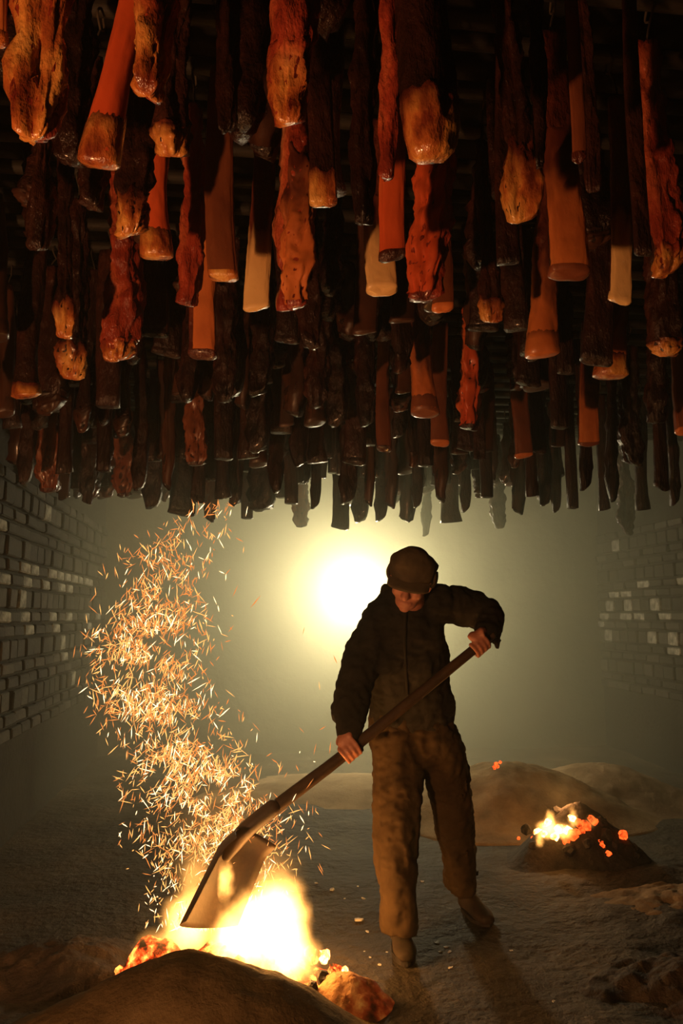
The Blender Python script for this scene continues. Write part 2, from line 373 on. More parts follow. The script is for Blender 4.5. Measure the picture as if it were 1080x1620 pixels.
tag(mound('ash_mound', V((.15, 6.4, 0)), 1.3, .7, .10, M_ASH2, 15.0, .1, power=0), 'flat pale ash bank on the floor below the wall lamp', 'ash heap')

# ------------------------------------------------------------------ coals
def coal_mesh(seed, r):
    bm = bmesh.new(); bmesh.ops.create_icosphere(bm, subdivisions=2, radius=1)
    for v in bm.verts: v.co *= r * (1 + .5 * noise.noise(v.co * 1.4 + V((seed, 0, 0))) + .2 * noise.noise(v.co * 4 + V((0, seed, 0))))
    me = bm_mesh('coal', bm, False); return me
# ------------------------------------------------------------------ the shovelled fire
FB = V((-.33, 3.06, 0))
fire = tag(empty('bonfire', FB), 'white-hot fire under the shovel behind the brown ash mound', 'fire')
def child_at(o, parent): o.matrix_parent_inverse = Matrix.Translation(-parent.location); return o
child_at(mound('ember_bed', V((-.40, 3.10, 0)), .46, .22, .17, M_EMBER, 21.0, .3, parent=fire, power=0), fire)
child_at(mound('ember_bed', V((.02, 2.97, 0)), .19, .15, .11, M_EMBER_DIM, 23.0, .22, parent=fire, power=0), fire)
child_at(mound('ember_bed', V((-.66, 3.0, .0)), .22, .12, .22, M_EMBER, 25.0, .3, parent=fire, power=0), fire)
coal_protos = []
for k in range(6):
    me = coal_mesh(k * 3.7, .03); me.materials.append((M_EMBER, M_COAL, M_EMBER_YEL)[k % 3]); coal_protos.append(me)
for k in range(34):
    a_ = rnd.uniform(0, 6.28); q = rnd.uniform(.2, 1)
    o = link('coal', coal_protos[rnd.randrange(6)], None, fire)
    x, y = -.05 + .52 * q * math.cos(a_) * .9 - .02, .03 + .20 * q * math.sin(a_)
    o.location = (x, y, .02 + .13 * max(0, 1 - (x / .5) ** 2) * (1 - q * .5)); o.rotation_euler = (a_, q, a_); s = rnd.uniform(.5, 1.15); o.scale = (s, s, s * .8)
def L_(px, py, Y): return P(px, py, Y) - FB
fb = [  # centre, radii, weight - the tongues of the fire and a painted smoke glow
    (L_(412, 1482, 3.06), V((.21, .15, .185)), 1.25),
    (L_(440, 1440, 3.05), V((.13, .11, .16)), .75),
    (L_(375, 1492, 3.06), V((.12, .11, .13)), .8),
    (L_(462, 1510, 3.00), V((.12, .10, .11)), .7),
    (L_(425, 1400, 3.20), V((.17, .12, .19)), .18),
    (L_(300, 1462, 3.24), V((.13, .12, .15)), .66),
    (L_(308, 1400, 3.28), V((.09, .09, .18)), .26),
    (L_(262, 1492, 3.00), V((.13, .07, .06)), .34),
    (L_(350, 1340, 3.34), V((.30, .16, .38)), .085),  # wide faint blob: painted glow of smoke lit by the fire
    (L_(420, 1545, 2.98), V((.16, .10, .06)), .35),
    (L_(357, 1395, 2.99), V((.040, .035, .085)), .75)]
bm = bmesh.new()
for c, r, k in fb: ball(bm, c, r.x * 1.02, r.y * 1.02, r.z * 1.05)
for k in range(16):      # licks of flame round the edge of the hull
    c, r, kk = fb[rnd.randrange(7)]; an = rnd.uniform(-.9, .9)
    p0 = c + V((math.sin(an) * r.x * .8, 0, math.cos(an) * r.z * .75)); d_ = V((math.sin(an) * .5, rnd.uniform(-.2, .2), 1)).normalized()
    tube(bm, [(p0, .03, .03), (p0 + d_ * .06, .024, .024), (p0 + d_ * .13, .008, .008)], 8, 2)
fl = link('flame', remeshed('flame', bm, .018, 2), flame_mat('fire_gas_and_smoke_glow', fb, 170, 16, .07), fire)

# ------------------------------------------------------------------ the second, small fire
EB = V((1.32, 4.55, 0))
pile = tag(empty('ember_pile', EB), 'dark charred pile with yellow flames and red coals', 'fire')
child_at(mound('charred_heap', V((1.32, 4.62, 0)), .46, .36, .30, M_CHAR, 31.0, .10, parent=pile, power=0), pile)
def heap_point(px, py):       # where the sight line meets the heap's front slope
    Y = 4.25
    while Y < 4.7:
        p = P(px, py, Y); t = math.hypot((p.x - 1.32) / .46, (p.y - 4.62) / .36)
        if t < 1 and p.z < .30 * (.5 + .5 * math.cos(math.pi * t)) ** .85 * .98: return p
        Y += .01
    return P(px, py, 4.5)
me_r = [coal_mesh(50 + k, .026) for k in range(3)]; [m.materials.append(M_EMBER_RED) for m in me_r]
me_y = [coal_mesh(60 + k, .026) for k in range(3)]; [m.materials.append(M_EMBER_YEL) for m in me_y]
me_k = [coal_mesh(70 + k, .030) for k in range(3)]; [m.materials.append(M_COAL) for m in me_k]
def put_coal(px, py, s, kind, parent=pile, base=EB, pt=None):
    o = link('coal', {'r': me_r, 'y': me_y, 'k': me_k}[kind][rnd.randrange(3)], None, parent)
    o.location = (pt or heap_point(px, py)) - base; o.rotation_euler = (rnd.uniform(0, 6), rnd.uniform(0, 6), 0); o.scale = (s, s, s)
for px, py, s, k in ((852, 1318, 1.0, 'y'), (868, 1305, 1.2, 'y'), (884, 1313, 1.1, 'y'), (862, 1322, 1, 'y'), (897, 1314, 1, 'y'), (905, 1296, 1.0, 'y'), (878, 1324, .9, 'y'),
                     (916, 1305, 1.1, 'r'), (926, 1308, 1.2, 'r'), (938, 1300, 1, 'r'), (933, 1296, .9, 'r'), (905, 1322, 1.2, 'r'), (895, 1330, .9, 'r'), (912, 1318, .9, 'r'), (921, 1314, .8, 'r'),
                     (986, 1320, .9, 'r'), (982, 1327, .7, 'r'), (951, 1337, .8, 'r'), (961, 1351, .7, 'r'), (946, 1332, .5, 'r'), (956, 1343, .5, 'r'), (820, 1326, .35, 'r'), (842, 1326, .4, 'r'),
                     (845, 1340, 1.1, 'k'), (900, 1345, 1.2, 'k'), (930, 1335, 1.1, 'k'), (960, 1322, 1.2, 'k'), (975, 1338, 1.1, 'k'), (880, 1285, 1.1, 'k'), (915, 1278, 1.1, 'k'), (1000, 1342, 1.0, 'k'), (832, 1312, 1.0, 'k'), (950, 1300, 1.0, 'k'), (1005, 1355, .8, 'k')):
    put_coal(px, py, s, k)
def E_(px, py, Y): return P(px, py, Y) - EB
fb2 = [(E_(868, 1312, 4.40), V((.085, .06, .06)), .9), (E_(870, 1300, 4.42), V((.035, .035, .075)), .8), (E_(890, 1315, 4.40), V((.07, .05, .05)), .8),
       (E_(853, 1326, 4.36), V((.03, .03, .06)), .7), (E_(906, 1294, 4.45), V((.032, .032, .075)), .6), (E_(875, 1312, 4.42), V((.17, .09, .11)), .10),
       (E_(935, 1300, 4.47), V((.04, .035, .05)), .22)]
bm = bmesh.new()
for c, r, k in fb2: ball(bm, c, r.x, r.y, r.z)
for px, py in ((869, 1290), (908, 1282), (852, 1310), (890, 1300)):
    p0 = E_(px, py + 10, 4.43); tube(bm, [(p0, .02, .02), (p0 + V((.004, 0, .03)), .013, .013), (p0 + V((-.004, 0, .06)), .004, .004)], 8, 2)
link('flame', remeshed('flame', bm, .010, 1), flame_mat('small_fire_gas', fb2, 150, 30, .04), pile)
ember = tag(empty('ember', PZ(786, 1211, .27)), 'small cluster of red embers on the crest of the tan mound', 'ember')
for px, py, s in ((784, 1209, .6), (791, 1206, .4), (782, 1214, .5), (787, 1213, .4)):
    put_coal(px, py, s, 'r', ember, ember.location, P(px, py, 5.35))

# ------------------------------------------------------------------ the man
H1 = P(553, 1187, 3.17); H2 = P(757, 1021, 3.26); AX = (H2 - H1).normalized(); RH = .022
man = empty('person', V((.24, 3.55, 0)))
tag(man, 'man in dark padded jacket and cap bending to shovel the fire', 'person')
MI = Matrix.Translation(-man.location)
def rt(px, py, Y, rx, ry=None): return (P(px, py, Y), m_of(rx, Y), m_of(ry if ry else rx, Y))
# head frame: x across the face, y out of the face, z up the skull
hc = P(650, 917, 3.235)
Rh = (Matrix.Rotation(math.radians(13), 3, 'Y') @ Matrix.Rotation(math.radians(-10), 3, 'Z') @ Matrix.Rotation(math.radians(27), 3, 'X') @ Matrix.Rotation(math.pi, 3, 'Z'))
def hd(x, y, z): return hc + Rh @ V((x, y, z))
def hball(bm, x, y, z, rx, ry, rz): ball(bm, hd(x, y, z), rx, ry, rz, Rh, 20, 14)
body = bmesh.new()
hball(body, 0, -.010, .045, .078, .096, .092)
hball(body, 0, .030, -.020, .066, .066, .075)
hball(body, 0, .046, -.078, .046, .044, .036)
hball(body, 0, .074, -.098, .022, .018, .016)
tube(body, [(hd(0, .088, .012), .010, .010), (hd(0, .104, -.014), .013, .012), (hd(0, .116, -.034), .016, .014)], 12, 3)
for s in (-1, 1):
    hball(body, s * .012, .102, -.036, .010, .011, .009)
    hball(body, s * .036, .068, -.030, .026, .024, .024)
    tube(body, [(hd(s * .012, .088, .026), .009, .008), (hd(s * .032, .086, .032), .010, .008), (hd(s * .054, .070, .026), .008, .007)], 10, 3)
    tube(body, [(hd(s * .078, .004, .022), .008, .018), (hd(s * .086, -.006, .0), .009, .024), (hd(s * .078, .004, -.032), .007, .012)], 10, 3, Rh @ V((1, 0, 0)))
    tube(body, [(hd(s * .022, .086, -.004), .006, .005), (hd(s * .036, .085, -.010), .006, .006), (hd(s * .05, .074, -.006), .005, .005)], 8, 2)
tube(body, [(hd(-.026, .084, -.068), .004, .005), (hd(0, .094, -.066), .006, .007), (hd(.026, .084, -.068), .004, .005)], 10, 3)
tube(body, [(hd(-.020, .084, -.079), .004, .005), (hd(0, .091, -.080), .006, .007), (hd(.020, .084, -.079), .004, .005)], 10, 3)
tube(body, [(hd(0, -.012, -.03), .056, .056), (P(650, 952, 3.36), .058, .058), (P(648, 975, 3.42), .07, .07)], 16, 3)
# trunk, arms and legs under the clothes, all one surface
tube(body, [rt(648, 965, 3.42, 40, 30), rt(645, 1010, 3.43, 52, 34), rt(646, 1070, 3.48, 48, 32), rt(648, 1130, 3.52, 50, 34), rt(650, 1165, 3.54, 48, 34)], 18, 3)
tube(body, [rt(606, 975, 3.41, 19), rt(574, 1035, 3.37, 18), rt(555, 1092, 3.31, 15), rt(552, 1140, 3.23, 13), rt(552, 1166, 3.185, 11)], 12, 3)
tube(body, [rt(695, 957, 3.42, 19), rt(735, 960, 3.43, 17), rt(768, 970, 3.42, 15), rt(768, 990, 3.34, 13), rt(762, 1004, 3.285, 11)], 12, 3)
tube(body, [rt(628, 1165, 3.52, 27), rt(627, 1300, 3.42, 20), rt(630, 1420, 3.36, 15), rt(630, 1462, 3.34, 12)], 12, 3)
tube(body, [rt(690, 1165, 3.55, 26), rt(718, 1295, 3.66, 18), rt(727, 1375, 3.78, 13), rt(728, 1396, 3.80, 11)], 12, 3)
def grip(bm, c, wrist, a0, sgn, spread):
    """four fingers and a thumb closed round the handle at c; a0 = angle of the knuckles, curling by sgn"""
    n0 = (wrist - c); n0 = (n0 - AX * n0.dot(AX)).normalized(); n1 = AX.cross(n0)
    def q(al, th, r): return c + AX * al + (n0 * math.cos(th) + n1 * math.sin(th)) * r
    R = RH + .0095
    for i, (al, ln, rr) in enumerate(((1.5, 3.6, .0098), (.5, 3.9, .0102), (-.5, 3.7, .0098), (-1.5, 3.1, .0086))):
        al = al * spread; nd = []
        for k in range(7):
            t = k / 6; th = a0 + sgn * ln * t
            nd.append((q(al * (1 - .12 * t), th, R + .004 * (1 - t) + .003 * math.sin(t * 9)), rr * (1 - .22 * t), rr * (1 - .22 * t)))
        tube(bm, nd, 9, 2)
    nd = []
    for k in range(5):
        t = k / 4; th = a0 - sgn * (.5 + 1.9 * t)
        nd.append((q((1.75 + .9 * t) * abs(spread) * (1 if spread > 0 else -1), th, R + .002), .0125 * (1 - .25 * t), .0115 * (1 - .25 * t)))
    tube(bm, nd, 10, 2)
    kn = q(0, a0, R + .006)
    tube(bm, [(wrist, .026, .020), (wrist.lerp(kn, .5) + n0 * .006, .036, .018), (kn, .040, .015)], 14, 3, AX)
    tube(bm, [(wrist, .020, .018), (q(1.5 * spread, a0 - sgn * .5, R + .006), .017, .017)], 10, 2)
grip(body, H1, P(551, 1163, 3.165), .35, -1 if AX.cross(V((0, 0, 1))).y > 0 else 1, .0215)
grip(body, H2, P(762, 1000, 3.25), .35, -1 if AX.cross(V((0, 0, 1))).y > 0 else 1, .0215)
body.transform(MI)
body_o = link('body', remeshed('body', body, .0050, 3), M_SKIN, man)
for s in (-1, 1):
    bm = bmesh.new(); ball(bm, hd(s * .033, .076, .008), .0125, .0125, .0125, Rh); bm.transform(MI)
    link('eye', bm_mesh('eye', bm), M_EYE, man)
# jacket
def folds(scale, amp, axis=(1, 1, 1)):
    def f(co):
        q = V((co.x * axis[0], co.y * axis[1], co.z * axis[2])) * scale
        return amp * (noise.noise(q) + .5 * noise.noise(q * 2.3 + V((5, 2, 1))))
    return f
bm = bmesh.new()
tube(bm, [rt(650, 1128, 3.52, 66, 46), rt(650, 1115, 3.52, 67, 47), rt(647, 1085, 3.49, 65, 46), rt(644, 1040, 3.45, 65, 46), rt(642, 1000, 3.43, 62, 45), rt(646, 968, 3.42, 54, 38), rt(648, 950, 3.41, 42, 32)], 24, 4)
tube(bm, [rt(628, 970, 3.42, 38, 34), rt(603, 978, 3.41, 29), rt(578, 1030, 3.37, 30), rt(559, 1088, 3.31, 30), rt(552, 1132, 3.235, 26), rt(553, 1156, 3.195, 21)], 18, 5)
tube(bm, [rt(553, 1156, 3.195, 15), rt(553, 1171, 3.175, 15.5)], 16, 2)
tube(bm, [rt(655, 962, 3.42, 38, 34), rt(695, 955, 3.42, 33), rt(735, 960, 3.44, 29), rt(766, 970, 3.43, 27), rt(773, 985, 3.36, 23), rt(768, 999, 3.295, 19)], 18, 5)
tube(bm, [rt(786, 1000, 3.33, 6, 3), rt(785, 1015, 3.32, 5.5, 3), rt(788, 1027, 3.31, 3, 2)], 10, 3)
tube(bm, [rt(560, 1160, 3.2, 12, 6), rt(568, 1180, 3.19, 9, 5), rt(571, 1190, 3.19, 5, 3)], 10, 3)
for k in range(9):                                           # turned-up collar round the neck
    t = math.radians(-30 + 240 * k / 8)
    p0 = P(648, 945, 3.42); c0 = p0 + V((-math.cos(t) * .105, math.sin(t) * .075, .005))
    tube(bm, [(c0 - V((0, 0, .04)), .034, .030), (c0 + V((0, 0, .028 - .03 * (k < 1))), .026, .024)], 10, 2)
ball(bm, P(709, 1106, 3.48), .022, .03, .020)
for py in (1000, 1055):                                      # chest pocket and front placket stand proud
    ball(bm, P(612, py, 3.33), .055, .014, .045)
jk_f = folds(12, .013, (1, 1, .8)); jk_g = folds(30, .006, (1, 1, 1.5))
bm.transform(MI); jacket = link('jacket', remeshed('jacket', bm, .0085, 3, lambda c: jk_f(c) + jk_g(c)), M_JACKET, man)
bm = bmesh.new()
tube(bm, [rt(642, 962, 3.305, 2.2, 1.6), rt(640, 1010, 3.295, 2.2, 1.6), rt(642, 1060, 3.325, 2.2, 1.6), rt(645, 1112, 3.375, 2.2, 1.6)], 8, 3); bm.transform(MI)
link('zip', bm_mesh('zip', bm), M_JACKET, jacket)
# trousers
bm = bmesh.new()
tube(bm, [rt(650, 1105, 3.52, 58, 40), rt(650, 1140, 3.53, 66, 45), rt(652, 1180, 3.54, 67, 46)], 22, 3)
tube(bm, [rt(630, 1165, 3.52, 44, 44), rt(629, 1215, 3.49, 41, 42), rt(627, 1300, 3.42, 35, 36), rt(627, 1380, 3.38, 30, 32), rt(630, 1430, 3.37, 29, 31), rt(632, 1474, 3.36, 27, 32)], 18, 4, cap=False)
tube(bm, [rt(688, 1165, 3.55, 38, 42), rt(705, 1215, 3.59, 36, 40), rt(718, 1295, 3.66, 30, 34), rt(725, 1350, 3.74, 26, 31), rt(729, 1402, 3.79, 25, 32)], 18, 4, cap=False)
tr_f = folds(9, .015, (1.3, 1.3, .7)); tr_g = folds(26, .007, (1, 1, 1.6))
bm.transform(MI); link('trousers', remeshed('trousers', bm, .0085, 3, lambda c: tr_f(c) + tr_g(c)), M_TROUSER, man)
# cap: crown, turned-up ear flap band, visor
bm = bmesh.new()
crown = [(-.058, .090, .112), (-.03, .094, .118), (-.008, .098, .120), (.010, .099, .120), (.020, .090, .108), (.023, .055, .07)]
tube(bm, [(hd(0, -.008 - .03 * i / 9, .066 + z), a_, b_) for i, (z, a_, b_) in enumerate(crown)], 28, 3, Rh @ V((1, 0, 0)), cap=False)
bm.transform(MI); cap = link('cap', remeshed('cap', bm, .006, 3, folds(22, .004)), M_CAP, man)
for s in (-1, 1):
    bm = bmesh.new()
    tube(bm, [(hd(s * .088, -.01, -.010), .011, .034), (hd(s * .097, -.014, .016), .011, .044), (hd(s * .096, -.018, .042), .007, .034)], 14, 3, Rh @ V((1, 0, 0)))
    bm.transform(MI); link('ear_flap', remeshed('ear_flap', bm, .005, 2, folds(30, .002)), M_CAP, cap)
bm = bmesh.new()
vv = []
for j in range(5):
    for i in range(13):
        t = (i / 12 - .5) * 2; d_ = j / 4
        x = .088 * math.sin(t * 1.35); y = .081 + (.045 * math.cos(t * 1.35)) * 1 - .03 + d_ * .042 * (1 - t * t * .8); z = .036 - d_ * .024 - .012 * t * t
        vv.append([bm.verts.new(hd(x, y, z)), bm.verts.new(hd(x, y, z - .010))])
for j in range(4):
    for i in range(12):
        a_, b_, c_, d_ = j * 13 + i, j * 13 + i + 1, (j + 1) * 13 + i + 1, (j + 1) * 13 + i
        bm.faces.new([vv[k][0] for k in (a_, b_, c_, d_)]); bm.faces.new([vv[k][1] for k in (d_, c_, b_, a_)])
for i in range(12): bm.faces.new((vv[52 + i][0], vv[53 + i][0], vv[53 + i][1], vv[52 + i][1]))
bm.transform(MI); link('visor', bm_mesh('visor', bm), M_CAP, cap)
# shoes
def shoe(heel, toe, yaw_out):
    d = (toe - heel); d.z = 0; L = d.length; d.normalize(); s = V((-d.y, d.x, 0))
    def g(x, z): return heel + d * (x * L) + V((0, 0, z))
    bm = bmesh.new()
    tube(bm, [(g(.06, .05), .034, .036), (g(.25, .06), .040, .046), (g(.5, .05), .042, .036), (g(.78, .04), .048, .028), (g(.97, .033), .036, .022)], 16, 4, s)
    tube(bm, [(g(.14, .055), .038, .045), (g(.14, .125), .037, .045)], 14, 2, d)
    bm.transform(MI); o = link('shoe', remeshed('shoe', bm, .006, 3), M_SHOE, man)
    bm = bmesh.new(); ps = []
    for k in range(24):
        th = 2 * math.pi * k / 24; x = .5 + .55 * math.cos(th); wd = (.050 if x > .55 else .042) * math.sin(th)
        ps.append(g(x, 0) + s * wd)
    lo = [bm.verts.new(V((p.x, p.y, .002))) for p in ps]; hi = [bm.verts.new(V((p.x, p.y, .024))) for p in ps]
    for k in range(24): bm.faces.new((lo[k], lo[(k + 1) % 24], hi[(k + 1) % 24], hi[k]))
    bm.faces.new(lo[::-1]); bm.faces.new(hi); bm.transform(MI)
    link('sole', bm_mesh('sole', bm, False), M_COAL, o)
shoe(V((.235, 3.49, 0)), V((.255, 3.275, 0)), 0)
shoe(V((.565, 3.86, 0)), V((.640, 3.650, 0)), 0)

# ------------------------------------------------------------------ the shovel
Nk = P(386, 1315, 3.06); Fr = P(320, 1458, 2.97)
shovel = empty('shovel', P(322, 1470, 2.99)); SM = Matrix.Translation(-shovel.location)
tag(shovel, 'long-handled square scoop shovel held by the man and dug into the fire', 'shovel')
bm = bmesh.new(); top = H2 + AX * .075
tube(bm, [(Nk, .027, .027), (Nk.lerp(H1, .5), .0255, .0255), (H1, .023, .023), (H2, .0195, .0195), (top, .019, .019)], 16, 3); bm.transform(SM)
link('handle', bm_mesh('handle', bm), M_WOOD, shovel)
Lv = Fr - Nk; Wv = V((m_of(33, 3.03), .10, -m_of(14, 3.03))); Wv -= Lv * (Wv.dot(Lv) / Lv.dot(Lv)) * .35
Nv = Lv.cross(Wv).normalized()
if Nv.dot(V((.5, -1, .2))) < 0: Nv = -Nv
def bl(s, t, th):
    wid = .86 + .14 * t
    front = -.10 * abs(s) ** 3 * (t ** 4) + .06 * (1 - s * s) * t ** 4
    back = .06 * (1 - abs(s) ** 2.5) * (1 - t) ** 3
    p = Nk + Lv * (t * 1.02 + front - back + .04) + Wv * (s * wid)
    dep = .095 * abs(s) ** 2.4 + .05 * max(0, 1 - t * 5) ** 1.5 * (1 - .3 * abs(s))
    return p + Nv * (dep - .045 + th)
bm = bmesh.new(); nu, nt = 17, 20; tv = {}
for th in (0, 1):
    for j in range(nt):
        for i in range(nu): tv[th, j, i] = bm.verts.new(bl(-1 + 2 * i / (nu - 1), j / (nt - 1), -.004 * th))
for j in range(nt - 1):
    for i in range(nu - 1):
        for th in (0, 1): bm.faces.new([tv[th, j, i], tv[th, j, i + 1], tv[th, j + 1, i + 1], tv[th, j + 1, i]][::1 if th else -1])
for j in range(nt - 1):
    for i in (0, nu - 1): bm.faces.new((tv[0, j, i], tv[0, j + 1, i], tv[1, j + 1, i], tv[1, j, i]))
for i in range(nu - 1):
    for j in (0, nt - 1): bm.faces.new((tv[0, j, i], tv[0, j, i + 1], tv[1, j, i + 1], tv[1, j, i]))
bm.transform(SM); link('blade', bm_mesh('blade', bm), M_STEEL, shovel)
bm = bmesh.new(); tube(bm, [(Nk + AX * .13, .031, .031), (Nk + AX * .02, .031, .031), (Nk + Lv * .16 - Nv * .018, .030, .022), (Nk + Lv * .34 - Nv * .026, .016, .010)], 14, 3); bm.transform(SM)
link('socket', bm_mesh('socket', bm), M_STEEL, shovel)

# ------------------------------------------------------------------ hanging meat
ROW0, ROWS, ROWSTEP = 1.12, 28, .195
def rowv(k): return ROW0 + k * ROWSTEP
ZP = 2.86                                        # height of the poles
uL, uR = CL.dot(E), CR.dot(E)
class Shape:
    """a hanging piece: surface point at (t, phi); t runs from the top to the bottom, phi 0 faces the camera side"""
    def __init__(s, kind, L, w, lean=0.0, seed=0, flip=1):
        s.k, s.L, s.w, s.lean, s.seed, s.flip = kind, L, w, lean, seed, flip
        r = random.Random(seed); s.a = [r.uniform(-1, 1) for _ in range(8)]
        s.thick = {'slab': .46, 'shank': .72, 'lean': .62, 'ham': .8, 'knob': .66}[kind] * (1 + .1 * s.a[0])
    def prof(s, t):
        k = s.k
        if k == 'slab': return .84 + .16 * t + .04 * math.sin(7 * t + s.a[1] * 3)
        if k == 'shank': return .74 + .16 * math.exp(-((t - .35) / .22) ** 2) + .30 * max(0, (t - .72) / .28) ** 1.5
        if k == 'lean': return (.72 + .22 * t + .14 * noise.noise(V((t * 6, s.seed, 0)))) * min(1, .45 + 3 * (1 - t)) ** .7
        if k == 'ham': return .50 + .50 * math.sin(min(1, t * 1.12) * math.pi * .5) ** 2 * (1 if t < .86 else (1 - ((t - .86) / .16) ** 2) ** .5)
        if k == 'knob': return .50 + .12 * noise.noise(V((t * 5, s.seed, 0))) + .45 * math.exp(-((t - .88) / .11) ** 2)
    def pt(s, t, phi, off=0.0):
        k = s.k; A_ = s.a
        pr = s.prof(t); ex = {'slab': .5, 'lean': .72, 'shank': .8, 'ham': 1.0, 'knob': .9}[k]
        cx, cy_ = math.sin(phi), -math.cos(phi)
        x = math.copysign(abs(cx) ** ex, cx) * s.w / 2 * pr
        y = math.copysign(abs(cy_) ** ex, cy_) * s.w / 2 * s.thick * (pr if k in ('ham', 'knob') else .55 + .45 * pr)
        rough = {'slab': .035, 'shank': .035, 'lean': .21, 'ham': .06, 'knob': .19}[k] * s.w
        q = V((math.sin(phi) * 1.2, math.cos(phi) * 1.2, t * s.L * 11)) + V((s.seed * 1.7, 0, 0))
        d = rough * (noise.noise(q) + .7 * noise.noise(q * 2.1) + .5 * abs(noise.noise(q * 4.5)) + .3 * noise.noise(q * 9))
        fib = V((math.sin(phi) * 3.2, math.cos(phi) * 3.2, t * s.L * 5 + s.seed))
        d += rough * .55 * noise.noise(fib) + off
        if k in ('lean', 'knob'):      # flats and edges left by the knife
            d += s.w * (.07 * math.cos(2 * phi + A_[1] * 3 + t * 1.5) + .06 * math.cos(3 * phi + A_[2] * 3 - t * 2.2))
        l = math.hypot(x, y) or 1; x += d * x / l; y += d * y / l
        x += s.lean * (t - 1) * s.L + s.w * .16 * math.sin(t * 3.2 + A_[2] * 3) * (1 - t * .2)
        y += s.w * .10 * math.sin(t * 2.6 + A_[3] * 3)
        z = -t * s.L
        e = max(0, (t - .86) / .14)     # an oblique cut at the bottom
        z += e * s.w * ((.22 if k == 'lean' else .12) * A_[4] * math.sin(phi) + .10 * A_[5] * math.cos(phi))
        return V((x, y, z))
    def loft(s, t0=0.0, t1=1.0, p0=0.0, p1=None, off=0.0, nt=22, npi=18, name='meat', rag=.14):
        full = p1 is None; vs = []; fs = []; fd = []
        for j in range(nt + 1):
            for i in range(npi if full else npi + 1):
                ph = 2 * math.pi * i / npi if full else p0 + (p1 - p0) * i / npi
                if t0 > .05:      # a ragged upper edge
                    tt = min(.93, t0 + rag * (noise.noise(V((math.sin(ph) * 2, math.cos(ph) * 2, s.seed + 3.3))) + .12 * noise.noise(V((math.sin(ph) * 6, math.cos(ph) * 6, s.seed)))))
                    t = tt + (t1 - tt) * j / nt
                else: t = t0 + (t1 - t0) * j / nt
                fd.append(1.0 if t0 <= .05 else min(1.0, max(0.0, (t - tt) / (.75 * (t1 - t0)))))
                if not full: ph += .25 * noise.noise(V((t * 5, i * .02, s.seed)))
                o_ = off
                if not full and i in (0, npi): o_ = -.004
                if j == 0 and off: o_ = -.004
                vs.append(s.pt(t, ph, o_))
        m = npi if full else npi + 1
        for j in range(nt):
            for i in range(npi):
                i2 = (i + 1) % npi if full else i + 1
                fs.append((j * m + i, j * m + i2, (j + 1) * m + i2, (j + 1) * m + i))
        if full:
            for t, b in ((t0, 0), (t1, nt)):
                inn = []; c = V((0, 0, 0))
                for i in range(npi): c += V(vs[b * m + i]) / npi
                base = len(vs); dz = -.16 * s.w * s.thick * (.35 if s.k in ('slab', 'shank') else 1.0) * (1 if b else -1)
                for i in range(npi): vs.append(V(vs[b * m + i]).lerp(c, .35) + V((0, 0, dz * .75)))
                vs.append(c + V((0, 0, dz)))
                for i in range(npi):
                    i2 = (i + 1) % npi
                    f1 = (b * m + i, base + i, base + i2, b * m + i2); f2 = (base + i, base + npi, base + i2)
                    fs.append(f1 if b == 0 else f1[::-1]); fs.append(f2 if b == 0 else f2[::-1])
        if not full and t1 >= 1.0 and t0 > .05:        # the patch wraps under the bottom
            m_ = npi + 1; b0 = nt * m_; ctr = V((0, 0, 0))
            for i in range(22): ctr += s.pt(1.0, 2 * math.pi * i / 22) / 22
            for fr, dz in ((.35, .13), (.75, .17)):
                base = len(vs)
                for i in range(m_): vs.append(V(vs[nt * m_ + i]).lerp(ctr, fr) - V((0, 0, dz * s.w * s.thick + off)))
                for i in range(npi): fs.append((b0 + i, b0 + i + 1, base + i + 1, base + i))
                b0 = base
            vs.append(ctr - V((0, 0, .165 * s.w * s.thick + off)))
            for i in range(npi): fs.append((b0 + i, b0 + i + 1, len(vs) - 1))
            fd += [1.0] * (len(vs) - len(fd))
        me = mesh(name, vs, [f[::-1] for f in fs])
        if not full or off:
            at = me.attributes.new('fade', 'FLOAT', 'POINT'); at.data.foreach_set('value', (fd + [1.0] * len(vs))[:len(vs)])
        return me
    def end(s, off=.0025, npi=18):
        """the cut face that closes the bottom"""
        vs = []; fs = []
        rings = [(.965, off * .2, 0), (.985, off, 0), (1.0, off, -off), (1.0, -s.w * .06, -off * 2.2 - .002), (1.0, -s.w * .2, -off * 2.4 - .004)]
        if s.k == 'shank': rings = [(.86, .001, 0), (.90, .0042, 0), (.94, .0042, 0), (.97, .0042, 0)] + rings[2:]
        for t, o_, dz in rings:
            for i in range(npi): vs.append(s.pt(t, 2 * math.pi * i / npi, o_) + V((0, 0, dz)))
        c = V((0, 0, 0))
        for v in vs[-npi:]: c += v / npi
        vs.append(c - V((0, 0, .004)))
        for j in range(len(rings) - 1):
            for i in range(npi): fs.append((j * npi + i, (j + 1) * npi + i, (j + 1) * npi + (i + 1) % npi, j * npi + (i + 1) % npi))
        for i in range(npi): fs.append(((len(rings) - 1) * npi + i, len(vs) - 1, (len(rings) - 1) * npi + (i + 1) % npi))
        me = mesh('cut_end', vs, fs); at = me.attributes.new('fade', 'FLOAT', 'POINT'); at.data.foreach_set('value', ([0.0] * npi + [.45] * npi if s.k == 'shank' else []) + [1.0] * (len(vs) - (2 * npi if s.k == 'shank' else 0))); return me
NAME = {'slab': 'pork_slab', 'shank': 'pork_shank', 'lean': 'pork_strip', 'ham': 'cured_ham', 'knob': 'pork_rib_end'}
CATG = {'slab': 'cured meat', 'shank': 'cured meat', 'lean': 'cured meat', 'ham': 'cured meat', 'knob': 'cured meat'}
